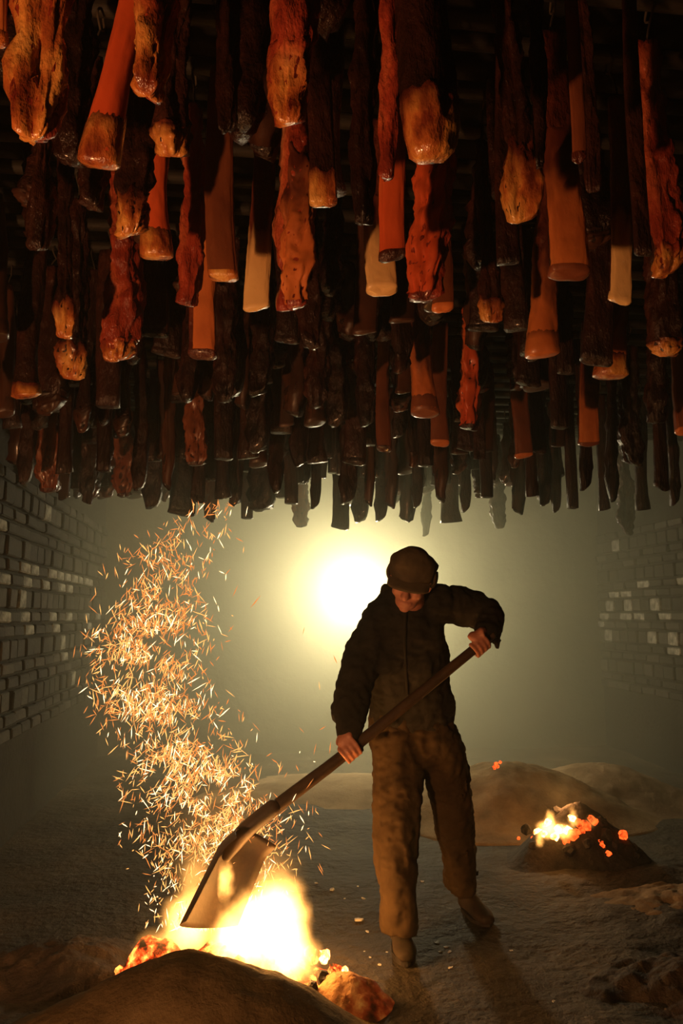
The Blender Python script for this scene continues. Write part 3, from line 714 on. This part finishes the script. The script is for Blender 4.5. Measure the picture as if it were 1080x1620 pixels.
def cord_mesh(s, rise):
    bm = bmesh.new(); p = s.pt(.02, 0).lerp(s.pt(.02, math.pi), .5)
    tube(bm, [(p - V((0, 0, .03)), .004, .004), (p + V((.003, 0, rise * .5)), .003, .003), (V((0, 0, rise)), .003, .003)], 6, 2)
    tube(bm, [(V((0, 0, rise)), .0032, .0032), (V((0, -.029, rise + .026)), .0032, .0032), (V((0, 0, rise + .056)), .0032, .0032), (V((0, .029, rise + .026)), .0032, .0032), (V((0, .001, rise)), .0032, .0032)], 6, 4)
    return bm_mesh('cord', bm)
def build_meat(kind, L, w, rind, look, lean, seed, amber=0.0, rindmat='rind_orange', leanmat='lean_dark', endmat='fat_amber', rise=.06, hi=True, rt0=.015):
    s = Shape(kind, L, w, lean, seed)
    nt, npi = (44, 32) if hi else (16, 14)
    o = link(NAME[kind], s.loft(nt=nt, npi=npi, name=NAME[kind]), MEAT[leanmat])
    if rind is not None:
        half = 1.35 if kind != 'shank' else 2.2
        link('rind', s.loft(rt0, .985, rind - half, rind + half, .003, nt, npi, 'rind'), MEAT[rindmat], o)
        if kind in ('slab', 'shank'): link('cut_end', s.end(npi=npi), MEAT[endmat], o)
    if amber and rind is None:
        rr = random.Random(seed); fc = rr.uniform(-.9, .5)
        link('fat_end', s.loft(1 - amber * 1.25, 1.0, fc - 2.3, fc + 2.3, .0022, 16, npi, 'fat_end', amber * .4), MEAT['fat_amber_red' if endmat == 'fat_amber' and leanmat == 'lean_red' else endmat], o)
    link('cord', cord_mesh(s, rise), M_CORD, o)
    return o
placed = {k: [] for k in range(-2, ROWS + 2)}          # row -> list of (u, half width)
def free(k, u, hw):
    if k not in placed: return False
    for dk, f in ((0, 1.0), (-1, .25), (1, .25)):
        for uu, hh in placed.get(k + dk, ()):
            if abs(u - uu) < (hw + hh) * f + (.014 if dk == 0 else 0): return False
    return uL + .1 < u < uR - .1
def at_row(px, py, k):
    r = ray(px, py); t = rowv(k) / r.dot(D); return V((0, 0, EYE)) + r * t
EYEV = 0.0
# kind, bottom x, bottom y, width px, lean, rind facing, rind look, flesh look, end look, amber end share, label
A = None
HERO = [
 ('slab', -10, 66, 46, 0, 0, 'rind_orange', 'lean_red', 'fat_amber', 0, 'orange slab of pork cut off by the top left corner of the picture'),
 ('lean', 58, 216, 80, -.02, A, A, 'lean_red', 'fat_amber', .46, 'broad red and yellow fatty strip, first whole piece at the top left'),
 ('shank', 160, 258, 62, -.14, -.5, 'rind_red', 'lean_dark', 'fat_amber', .10, 'bright orange slanted shank with a flared yellow end, top left'),
 ('lean', 108, 250, 62, .05, A, A, 'lean_black', A, 0, 'dark ragged strip peeking out behind the bright slanted orange shank'),
 ('lean', 236, 148, 70, -.05, A, A, 'lean_red', 'fat_amber', .20, 'short wide red strip near the top, just right of the slanted shank'),
 ('lean', 208, 368, 60, -.05, A, A, 'lean_black', 'fat_amber', .12, 'long gnarled wet strip with a blunt pale tip, left of the red flared shank'),
 ('shank', 247, 404, 50, .02, 0, 'rind_red', 'lean_dark', 'fat_amber', .08, 'slim red shank flaring to an amber foot beside the gnarled strip'),
 ('knob', 270, 238, 62, 0, A, A, 'lean_black', 'fat_amber', .10, 'dark piece with one shiny amber spot at its tip above the red flared shank'),
 ('lean', 145, 322, 50, .05, A, A, 'lean_black', A, 0, 'small black strip under the flared end of the slanted orange shank'),
 ('knob', 60, 390, 42, 0, A, A, 'lean_black', A, 0, 'little dark red lump hanging alone below the broad fatty strip'),
 ('slab', 352, 436, 48, .04, .2, 'rind_brown', 'lean_dark', 'fat_amber', .12, 'brown slab with a glowing orange lower end, third column from the left'),
 ('lean', 360, 205, 34, .06, A, A, 'lean_black', A, 0, 'thin dark wet strip high up above the brown slab with the glowing end'),
 ('lean', 462, 190, 66, 0, A, A, 'lean_red', 'fat_amber', .16, 'thick red strip with a shiny amber tip at the top, left of the middle'),
 ('lean', 463, 484, 58, .02, .1, 'rind_orange', 'lean_red', 'fat_amber', .13, 'tan-and-red piece ending in an amber lip, right of the cream-ended slab'),
 ('slab', 511, 320, 44, 0, A, A, 'lean_black', 'fat_amber', .10, 'dark slab with a small brown glistening end beside the tan-and-red piece'),
 ('lean', 574, 350, 42, .02, A, A, 'lean_black', A, 0, 'round-ended dark maroon strip directly left of the cream-coloured slab'),
 ('lean', 614, 280, 36, -.01, A, A, 'lean_red', A, 0, 'narrow wrinkled red strip hanging above the bright vermilion slab'),
 ('ham', 684, 238, 96, .01, A, A, 'lean_black', 'fat_amber', .11, 'large dark ham with a round amber bottom at the top middle'),
 ('slab', 620, 404, 42, 0, 0, 'rind_red', 'lean_dark', 'lean_dark', 0, 'bright vermilion slab with a flat dark cut end in front of the cream slab'),
 ('slab', 603, 458, 50, 0, 0, 'fat_cream', 'lean_dark', 'fat_cream', 0, 'cream-yellow slab half hidden by the bright vermilion slab'),
 ('lean', 674, 474, 60, -.10, -.9, 'rind_red', 'lean_red', 'fat_amber', .12, 'shiny slanting red strip with an orange edge right of the vermilion slab'),
 ('slab', 700, 488, 32, 0, 0, 'rind_brown', 'lean_dark', 'rind_orange', 0, 'narrow brown-orange slab right of the shiny slanting red strip'),
 ('knob', 824, 345, 54, .04, A, A, 'lean_black', 'fat_amber', .24, 'glistening amber lump at a strip\'s end, right of the large ham'),
 ('slab', 898, 434, 60, 0, 0, 'rind_orange', 'lean_dark', 'rind_brown', 0, 'broad orange slab lit only on its lower half, upper right'),
 ('shank', 860, 558, 52, -.03, 0, 'rind_orange', 'lean_dark', 'rind_orange', 0, 'long curved orange shank hanging just left of the broad half-lit slab'),
 ('shank', 966, 594, 52, -.06, .1, 'rind_orange', 'lean_dark', 'fat_amber', .06, 'orange shank foot showing behind the plain black-brown slab at right'),
 ('slab', 944, 572, 48, -.02, A, A, 'lean_black', 'lean_dark', 0, 'plain black-brown slab hanging in front of an orange shank foot'),
 ('slab', 981, 474, 34, -.02, 0, 'fat_cream', 'lean_dark', 'fat_cream', 0, 'small pale pinkish-cream slab at right above the orange shank foot'),
 ('lean', 1056, 430, 50, 0, A, A, 'lean_red', 'fat_amber', .08, 'ribbed dark red strip at the right edge, level with the half-lit slab'),
 ('slab', 930, 702, 32, -.01, 0, 'rind_orange', 'lean_dark', 'rind_brown', 0, 'tall narrow orange slab, lowest lit orange piece at the right'),
 ('shank', 672, 652, 42, 0, 0, 'rind_orange', 'lean_dark', 'rind_brown', 0, 'smooth orange slab hanging straight below the shiny slanting strip'),
 ('slab', 695, 702, 28, 0, 0, 'rind_brown', 'lean_dark', 'rind_orange', 0, 'dim brown slab tucked behind the smooth straight orange slab'),
 ('lean', 743, 678, 36, 0, -.6, 'rind_red', 'lean_dark', 'fat_amber', .05, 'dark strip with a pinkish rind edge, right of the smooth orange slab'),
 ('lean', 580, 670, 32, 0, A, A, 'lean_black', A, 0, 'long dark twisted strip left of the smooth straight orange slab'),
 ('lean', 188, 563, 52, .05, A, A, 'lean_red', 'fat_amber', .07, 'long dull red wrinkled strip hanging free below the gnarled strip at left'),
 ('lean', 300, 482, 40, 0, A, A, 'lean_red', A, 0, 'narrow red-brown strip between the red flared shank and the brown slab'),
 ('slab', 319, 560, 44, -.03, .9, 'rind_orange', 'lean_dark', 'lean_dark', 0, 'short dark red slab with one bright edge below the narrow red-brown strip'),
 ('slab', 406, 484, 40, 0, 0, 'fat_cream', 'lean_dark', 'fat_cream', 0, 'cream-ended slab just left of the tan-and-red piece'),
 ('lean', 410, 622, 34, -.02, A, A, 'lean_black', A, 0, 'dim twisted strip hanging below the cream-ended slab'),
 ('lean', 488, 545, 40, 0, A, A, 'lean_black', A, 0, 'ragged dark strip just below the tan-and-red piece\'s amber lip'),
 ('lean', 502, 642, 36, 0, A, A, 'lean_black', A, 0, 'dim brown strip hanging lower, between the twisted strips in the middle'),
 ('knob', 112, 594, 42, 0, A, A, 'lean_black', 'fat_amber', .16, 'ribbed amber knob at the left, lower of two amber ends'),
 ('knob', 100, 530, 30, 0, A, A, 'lean_black', 'fat_amber', .14, 'small amber end at the left, just above the ribbed amber knob'),
 ('shank', 42, 626, 42, 0, A, A, 'lean_black', 'fat_amber', .06, 'dim piece with a wide brown foot near the left edge'),
 ('lean', 1002, 733, 32, .04, A, A, 'lean_black', A, 0, 'ribbed dark strip right of the tall narrow orange slab'),
 ('lean', 1041, 665, 38, 0, A, A, 'lean_black', A, 0, 'dim brown strip near the right edge above the ribbed dark strip'),
 ('lean', 1058, 556, 50, 0, A, A, 'lean_black', 'fat_amber', .06, 'dark hooked piece at the right edge below the ribbed red strip'),
 ('slab', 1086, 682, 34, 0, -.5, 'rind_brown', 'lean_dark', 'rind_orange', 0, 'piece cut off by the right edge beside the dim brown strip'),
 ('slab', 828, 721, 28, 0, 0, 'rind_brown', 'lean_dark', 'rind_orange', 0, 'small dull pink end showing in the dark right of the middle'),
 ('slab', 759, 726, 20, 0, A, A, 'lean_black', 'lean_dark', 0, 'thin brown strip end below the pinkish-edged strip'),
 ('slab', 607, 710, 22, 0, 0, 'rind_brown', 'lean_dark', 'lean_dark', 0, 'small dull red end right of the long twisted strip'),
 ('lean', 855, 262, 28, -.02, A, A, 'lean_black', A, 0, 'thin dark wet strip hanging beside the glistening amber lump'),
 ('slab', 915, 250, 20, 0, 0, 'rind_brown', 'lean_dark', 'lean_dark', 0, 'very thin brown edge of a strip above the broad half-lit slab'),
 ('lean', 936, 304, 24, 0, A, A, 'lean_black', A, 0, 'small glinting dark tip right of the broad half-lit slab\'s upper part'),
 ('slab', 803, 418, 36, 0, A, A, 'lean_black', 'rind_brown', 0, 'dull brown slab end below the glistening amber lump'),
 ('knob', 776, 505, 32, 0, A, A, 'lean_black', 'fat_amber', .10, 'small amber tip alone in the dark right of the slanting red strip'),
 ('slab', 1018, 400, 28, 0, A, A, 'lean_black', 'rind_brown', 0, 'dim slab end between the pale slab and the ribbed red strip'),
 ('lean', 355, 632, 36, 0, A, A, 'lean_black', A, 0, 'dim dark round-ended strip below the short dark red slab'),
 ('lean', 477, 832, 24, 0, 0, 'rind_brown', 'lean_dark', A, 0, 'long reddish-brown strip reaching lowest left of the lamp\'s glow'),
 ('lean', 197, 784, 30, 0, 0, 'rind_brown', 'lean_dark', A, 0, 'reddish strip with a narrow tip over the column of sparks'),
 ('lean', 312, 735, 30, 0, 0, 'rind_brown', 'lean_dark', A, 0, 'dull reddish strip above the top of the spark column'),
 ('lean', 75, 776, 34, 0, 0, 'rind_brown', 'lean_dark', A, 0, 'dim reddish strip beside the brick wall'),
 ('lean', 674, 846, 16, 0, A, A, 'lean_black', A, 0, 'thin strip hanging lowest of all, above the man\'s cap'),
 ('lean', 790, 834, 26, 0, A, A, 'lean_black', A, 0, 'black strip reaching low right of the man\'s cap'),
 ('lean', 138, 795, 22, 0, A, A, 'lean_black', A, 0, 'lone thin dark strip between the brick wall and the spark column'),
 ('lean', 991, 842, 26, 0, A, A, 'lean_black', A, 0, 'dark strip with a glinting tip, lowest at the right'),
]
FARP = [(333, 822, 26), (283, 812, 40), (241, 800, 30), (388, 820, 20), (415, 804, 44), (458, 796, 22), (498, 800, 18), (535, 834, 26), (549, 792, 30), (570, 822, 26), (602, 820, 22),
        (620, 800, 24), (645, 822, 26), (660, 798, 18), (718, 826, 34), (736, 806, 18), (768, 786, 20), (822, 810, 26), (845, 784, 22), (862, 795, 22), (880, 806, 16), (905, 803, 20), (958, 806, 18), (972, 790, 22),
        (1020, 806, 24), (1045, 770, 26), (1066, 795, 20), (105, 748, 26), (355, 788, 26), (372, 795, 22), (698, 790, 24), (585, 796, 20), (440, 776, 26), (925, 770, 24), (40, 760, 24), (160, 745, 24), (220, 770, 24), (265, 770, 22), (310, 790, 22)]
hero_px = []
seed = 100
def hang(o, p, k, u, kind, label, group=None):
    o.location = p; o.rotation_euler.z = 0
    tag(o, label, CATG[kind], group)
for h in HERO:
    kind, bx, by, wp, ln, rf, rm, lm, em, amb, label = h; seed += 1
    best = None
    for k in range(ROWS):
        p = at_row(bx, by, k); zt = 2.16 if by < 740 else 2.06; hw = wp * p.y / F / 2
        c = abs(p.z - zt)
        if 1.90 < p.z < 2.46 and p.y < 6.9 and (best is None or c < best[0]) and free(k, p.dot(E), hw): best = (c, k, p, hw)
    if best is None: continue
    c, k, p, hw = best; u = p.dot(E); placed[k].append((u, hw))
    L = 2.76 - p.z + rnd.uniform(-.03, .02); rise = ZP + .03 - (p.z + L) - .056
    o = build_meat(kind, L, hw * 2, rf, None, ln, seed, amb, rm, lm, em or 'fat_amber', max(rise, .01), True, .45 if rm == 'fat_cream' else (.42 if rm == 'rind_orange' and by < 720 and bx > 400 else .015))  # cream and some orange rinds start low: shade painted on the upper part
    # centre of the bottom lands at p; the top stays under its pole
    s = Shape(kind, L, hw * 2, ln, seed)
    bc = s.pt(.97, 0).lerp(s.pt(.97, math.pi), .5)
    off = V((bc.x, bc.y, 0))
    hang(o, V((p.x, p.y, p.z + L)) - V((off.x, 0, 0)), k, u, kind, label)
    a_, b_, f_ = proj(V((p.x, p.y, p.z))); hero_px.append((bx - wp / 2, bx + wp / 2, by - min(190, 420 / max(p.y, 1)), by, k))
# repeats in the dark: made once per kind, then copied with their parts
protos = []
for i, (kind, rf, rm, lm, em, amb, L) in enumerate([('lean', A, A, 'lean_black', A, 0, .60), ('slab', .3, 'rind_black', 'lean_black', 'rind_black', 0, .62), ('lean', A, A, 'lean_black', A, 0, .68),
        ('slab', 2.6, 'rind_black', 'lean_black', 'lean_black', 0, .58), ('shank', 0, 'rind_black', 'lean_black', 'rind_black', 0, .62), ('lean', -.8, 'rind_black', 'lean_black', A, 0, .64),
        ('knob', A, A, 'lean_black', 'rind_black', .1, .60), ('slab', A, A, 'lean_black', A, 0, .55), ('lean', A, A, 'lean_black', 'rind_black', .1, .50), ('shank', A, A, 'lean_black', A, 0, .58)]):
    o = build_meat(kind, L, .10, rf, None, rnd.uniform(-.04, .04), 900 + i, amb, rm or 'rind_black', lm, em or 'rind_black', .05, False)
    protos.append((o, kind, L))
used = set()
def dup(root):
    if root.name not in used: used.add(root.name); return root
    c = root.copy(); COL.objects.link(c)
    for ch in root.children:
        d = ch.copy(); COL.objects.link(d); d.parent = c
    return c
def put(k, u, zb, w, pi, label, group):
    root, kind, L = protos[pi]
    o = dup(root); zt = ZP + .03 - .056 - .05
    Ln = zt - zb; o.scale = (w / .10, w / .10, 1.0); q = E * u + D * rowv(k)
    sz = Ln / L; o.scale.z = min(sz, 1.0) if sz < 1 else sz
    o.location = V((q.x, q.y, zb + L * o.scale.z)); 
    o.rotation_euler.z = rnd.uniform(-.5, .5)
    # the cord keeps reaching the pole
    for ch in o.children:
        if ch.name.startswith('cord'): ch.scale.z = (ZP + .03 - o.location.z) / (.106 * o.scale.z)
    tag(o, label, CATG[kind], group); placed[k].append((u, w / 2))
LAND = [(160, 170, 'bright slanted orange shank'), (60, 130, 'broad red and yellow fatty strip'), (208, 300, 'gnarled wet strip'), (247, 350, 'slim red flared shank'), (352, 370, 'brown slab with glowing end'),
        (462, 120, 'thick amber-tipped red strip'), (463, 400, 'tan-and-red piece'), (684, 150, 'large dark ham'), (620, 350, 'bright vermilion slab'), (603, 430, 'cream-yellow slab'), (674, 420, 'shiny slanting red strip'),
        (824, 310, 'glistening amber lump'), (898, 380, 'broad half-lit orange slab'), (860, 500, 'long curved orange shank'), (966, 560, 'orange shank foot'), (981, 430, 'small pale cream slab'), (1056, 380, 'ribbed red strip'),
        (930, 640, 'tall narrow orange slab'), (672, 600, 'smooth straight orange slab'), (743, 630, 'pinkish-edged strip'), (580, 620, 'long dark twisted strip'), (188, 500, 'long dull red wrinkled strip'), (406, 450, 'cream-ended slab'),
        (112, 570, 'ribbed amber knob'), (1002, 690, 'ribbed dark strip'), (477, 780, 'lowest reddish-brown strip'), (197, 750, 'narrow-tipped reddish strip'), (312, 700, 'dull reddish strip'), (75, 740, 'dim reddish strip by the bricks'),
        (674, 800, 'thin lowest strip'), (790, 790, 'low black strip'), (138, 760, 'lone thin dark strip'), (991, 800, 'strip with a glinting tip')]
WORD = {'slab': 'slab', 'shank': 'shank', 'lean': 'strip', 'knob': 'rib end'}
def dim_label(kind, p):
    px, py, f_ = proj(p); py -= 30
    x, y, nm = min(LAND, key=lambda q: (q[0] - px) ** 2 + (q[1] - py) ** 2 * .6)
    dx, dy = px - x, py - y
    rel = ('right of' if dx > 0 else 'left of') if abs(dx) > abs(dy) else ('below' if dy > 0 else 'above')
    far = 'close beside' if math.hypot(dx, dy) < 28 else 'just ' + rel if math.hypot(dx, dy) < 75 else 'well ' + rel
    return 'sooty, shade-dark %s in the gloom, %s the %s' % (WORD[kind], far, nm)
def fringe_label(px):
    for x, nm in ((120, 'beside the brick wall'), (230, 'left of the spark column'), (300, 'over the spark column'), (400, 'between the spark column and the lamp'), (500, 'left of the lamp glow'), (600, 'straight above the lamp glow'),
                  (700, 'above the man\'s cap'), (780, 'above the man\'s raised elbow'), (870, 'above the tan mound'), (960, 'right of the tan mound\'s crest'), (2000, 'toward the far right corner')):
        if px < x: return 'thin smoke-dimmed strip in the far fringe, ' + nm
for bx, by, wp in FARP:
    best = None
    for k in range(14, ROWS):
        p = at_row(bx, by, k); c = abs(p.z - 2.03) + rnd.uniform(0, .04); hw = wp * p.y / F / 2
        if 1.84 < p.z < 2.4 and p.y < 7.3 and (best is None or c < best[0]) and free(k, p.dot(E), hw): best = (c, k, p, hw)
    if best:
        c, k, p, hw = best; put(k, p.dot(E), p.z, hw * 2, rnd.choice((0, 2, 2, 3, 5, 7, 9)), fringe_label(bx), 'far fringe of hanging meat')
        hero_px.append((bx - wp / 2, bx + wp / 2, by - 60, by, k))
nfill = 0
order = [(k, q) for k in range(1, ROWS - 1) for q in range(10 + (22 if k > 11 else 4 + k))]
rnd.shuffle(order)
for k, q in order:
    if nfill >= 310: break
    v_ = rowv(k); half = .47 * v_ + .3
    if k < 8 and rnd.random() > .6: continue
    x0 = (D * v_).x
    u = rnd.uniform(max(uL + .15, x0 - half), min(uR - .15, x0 + half)) if True else 0
    w_ = rnd.uniform(.065, .115)
    zb = rnd.uniform(2.10, 2.36) if k > 9 else rnd.uniform(2.28, 2.46)
    if not free(k, u, w_ / 2): continue
    pt = E * u + D * v_; bad = False
    for _ in range(8):
        px, py, f_ = proj(V((pt.x, pt.y, zb))); hwp = w_ / 2 / f_ * F + 3; bad = False
        lim = 800 if k > 20 else 770
        if py > lim - 25 * rnd.random(): bad = True
        else:
            for x0_, x1_, y0_, y1_, hk in hero_px:
                if hk >= k and px + hwp > x0_ and px - hwp < x1_ and py > y0_ and (y1_ > 0): bad = True; break
        if not bad: break
        zb += .045
    if bad or zb > 2.52: continue
    nfill += 1
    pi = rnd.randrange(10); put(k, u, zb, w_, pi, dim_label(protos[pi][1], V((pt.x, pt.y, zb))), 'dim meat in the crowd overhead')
for root, kind, L in protos:
    if root.name not in used:
        for ch in list(root.children): bpy.data.objects.remove(ch)
        bpy.data.objects.remove(root)
# the poles the cords hang from
pole_me = None
for k in range(ROWS):
    if not placed[k]: continue
    if pole_me is None:
        bm = bmesh.new(); Lp = uR - uL - .004
        tube(bm, [(V((-Lp / 2 + Lp * i / 8, .004 * math.sin(i * 2.1), .003 * math.sin(i * 1.3))), .024 + .002 * math.sin(i), .024) for i in range(9)], 10, 2, V((0, 0, 1)))
        pole_me = bm_mesh('wooden_pole', bm)
    o = link('wooden_pole', pole_me, M_POLE); q = E * ((uL + uR) / 2) + D * rowv(k)
    o.location = (q.x, q.y, ZP + .036); o.rotation_euler.z = math.atan2(E.y, E.x)
    tag(o, 'sooty round wooden pole that the meat hangs from, spanning the room', 'pole', 'meat hanging poles')

# ------------------------------------------------------------------ sparks
SPINE = [(795, 345, 40, .2), (835, 318, 60, .4), (880, 268, 76, .9), (930, 258, 78, 1.2), (980, 250, 84, 1.7), (1030, 236, 88, 2.3), (1080, 232, 88, 2.3), (1130, 258, 88, 2.1), (1180, 292, 88, 2.3),
         (1230, 318, 98, 2.6), (1280, 345, 110, 2.6), (1330, 350, 120, 2.4), (1380, 352, 110, 2.0), (1430, 345, 95, 1.4), (1470, 330, 70, .8)]
M_SPARK = [glow_mat('spark_orange', (1, .30, .06), 1.1), glow_mat('spark_yellow', (1, .44, .11), 1.8), glow_mat('spark_white', (1, .68, .33), 3.2)]
def spark_geo(L, w):
    return [V((0, 0, -L / 2)), V((w, 0, -L * .1)), V((0, w, 0)), V((-w, 0, L * .1)), V((0, -w, 0)), V((0, 0, L / 2))], \
           [(0, 2, 1), (0, 3, 2), (0, 4, 3), (0, 1, 4), (5, 1, 2), (5, 2, 3), (5, 3, 4), (5, 4, 1)]
sparks = []
cum = []; tot = 0
for i in range(len(SPINE) - 1):
    tot += (SPINE[i][3] + SPINE[i + 1][3]) * (SPINE[i + 1][0] - SPINE[i][0]); cum.append(tot)
rs = random.Random(77)
for _ in range(6200):
    z = rs.uniform(0, tot); i = next(j for j, c in enumerate(cum) if z <= c); t = rs.random()
    a_, b_ = SPINE[i], SPINE[i + 1]; y = a_[0] + (b_[0] - a_[0]) * t; cx = a_[1] + (b_[1] - a_[1]) * t; hw = a_[2] + (b_[2] - a_[2]) * t
    g = max(-1.35, min(1.4, rs.gauss(-.10, .52)))
    clump = noise.noise(V((cx + g * hw, y, 0)) * .022)
    if clump < -.12 and rs.random() < .75: continue
    x = cx + g * hw * 1.0
    sparks.append((x, y, (3.10 if y < 1240 else 3.24) + rs.gauss(0, .07)))
for x, y in ((182, 905), (205, 905), (350, 860), (385, 870), (360, 905), (372, 935), (340, 950), (404, 952), (330, 1010), (307, 1015), (335, 1050), (355, 1005), (360, 1110), (378, 1135), (385, 1138), (480, 998), (530, 1043), (505, 1085), (477, 1155),
             (510, 1152), (498, 1185), (497, 1205), (470, 1215), (474, 1190), (522, 1183), (490, 1240), (465, 1262), (485, 1275), (478, 1310), (475, 1345), (490, 1350), (223, 1160), (158, 1160), (200, 1195), (190, 1170), (235, 1305), (230, 1355), (253, 1430), (250, 1450), (405, 1150), (345, 1305)):
    sparks.append((x, y, 3.08))
spark_items = []
for x, y, Y in sparks:
    L = max(.010, rs.gauss(.036, .015)) * (.75 if y > 1380 else 1); w = rs.uniform(.0012, .0024)
    ang = rs.gauss(.25 if y > 900 else 0, .6) + (.35 if 1000 < y < 1400 and rs.random() < .45 else 0) - (.7 if rs.random() < .25 else 0)
    mi = 0 if (rs.random() < .62 - (y - 900) / 1600) else (1 if rs.random() < .72 else 2)
    if y > 1400: mi = 2 if rs.random() < .5 else 1
    spark_items.append((L * w, P(x, y, Y), L, w, ang, rs.uniform(-.5, .5), mi))
spark_items.sort(key=lambda q: -q[0])
base_me = []
for m in M_SPARK:
    v_, f_ = spark_geo(1, 1); me = mesh('spark', v_, f_, False); me.materials.append(m); base_me.append(me)
for q, p, L, w_, an, ti, mi in spark_items[:280]:
    o = link('spark', base_me[mi]); o.location = p; o.rotation_euler = (ti, an, 0); o.scale = (w_, w_, L)
    tag(o, 'glowing orange spark in the swirl rising from the shovelled fire', 'spark', 'sparks over the fire')
vs = []; fs = []; mi_ = []
for q, p, L, w_, an, ti, mi in spark_items[280:]:
    v_, f_ = spark_geo(L, w_); R_ = Matrix.Rotation(an, 3, 'Y') @ Matrix.Rotation(ti, 3, 'X'); b = len(vs)
    vs += [p + R_ @ v for v in v_]; fs += [tuple(b + k for k in f) for f in f_]; mi_ += [mi] * len(f_)
me = mesh('spark_swirl', vs, fs, False); [me.materials.append(m) for m in M_SPARK]; me.polygons.foreach_set('material_index', mi_)
o = link('spark_swirl', me); o['kind'] = 'stuff'; o['label'] = 'tall S-shaped swirl of fine orange sparks rising from the fire'

# ------------------------------------------------------------------ ash flakes on the floor
FLAKE = ['largest white ash flake, between the fire and the front foot',
         'second white flake, nearer the fire than the largest one',
         'small flake just right of the second white flake',
         'tiny flake farthest behind the largest white flake',
         'small flake just below the largest white flake',
         'upright pale flake between the man\'s two feet',
         'largest of the flakes right of the front shoe',
         'flake below the largest one right of the front shoe',
         'lowest flake of the little cluster right of the front shoe',
         'flake at the left of the little cluster right of the shoe',
         'single flake below the cluster right of the front shoe',
         'small flake below the front shoe\'s toe',
         'pale flake on the dark crust beside the brown mound',
         'tiny flake above the second white flake',
         'small flake left of the second white flake',
         'tiny speck of ash below the largest white flake',
         'tiny speck of ash right of the ember bed',
         'small pale flake on the dark ground right of the man',
         'tiny flake on the dark ground toward the lower right',
         'tiny speck of ash at the toe of the front shoe']
fl_me = []
for k in range(4):
    bm = bmesh.new(); r_ = random.Random(k); top_ = []; bot = []
    for i in range(8):
        th = 2 * math.pi * i / 8; rr = r_.uniform(.6, 1.1); x, y = .022 * rr * math.cos(th), .015 * rr * math.sin(th)
        top_.append(bm.verts.new((x, y, .005 + r_.uniform(0, .006)))); bot.append(bm.verts.new((x, y, .0)))
    bm.faces.new(top_); bm.faces.new(bot[::-1])
    for i in range(8): bm.faces.new((bot[i], bot[(i + 1) % 8], top_[(i + 1) % 8], top_[i]))
    me = bm_mesh('ash_flake', bm, False); me.materials.append(M_FLAKE); fl_me.append(me)
for i, (px, py, s) in enumerate(((567, 1451, 1.0), (525, 1408, .8), (575, 1421, .55), (566, 1403, .4), (581, 1465, .5), (668, 1394, .6), (691, 1489, .75), (705, 1497, .6), (711, 1504, .5), (696, 1503, .5), (712, 1525, .5), (600, 1520, .5), (530, 1586, .7), (545, 1420, .4), (500, 1398, .5), (576, 1495, .3), (585, 1507, .35), (808, 1498, .45), (875, 1580, .4), (612, 1498, .3))):
    p = PZ(px, py, .012); o = link('ash_flake', fl_me[i % 4]); o.location = (p.x, p.y, floor_z(p.x, p.y) - .001); o.scale = (s, s, s); o.rotation_euler.z = i * 1.3
    tag(o, FLAKE[i], 'ash flake', 'ash flakes on the floor')

# ------------------------------------------------------------------ turn everything about the camera's foot so the walls run along x and y
TH = math.pi / 2 - math.atan2(D.y, D.x); R3 = Matrix.Rotation(TH, 3, 'Z'); R4 = R3.to_4x4()
done = set()
def turn(o, top=True):
    o.location = R3 @ o.location
    if not top: o.matrix_parent_inverse = Matrix.Translation(R3 @ o.matrix_parent_inverse.translation)
    bake = o.type == 'EMPTY' or (o.type == 'MESH' and o.data.users == 1 and V(o.rotation_euler).length < 1e-6 and V(o.scale) == V((1, 1, 1)) and not o.name.startswith('flame'))
    if bake:
        if o.type == 'MESH': o.data.transform(R4)
        for c in o.children: turn(c, False)
    elif o.type in ('MESH', 'CAMERA'):
        o.rotation_euler = (R3 @ o.rotation_euler.to_matrix()).to_euler(o.rotation_mode)
for o in [q for q in SC.objects if q.parent is None]: turn(o)
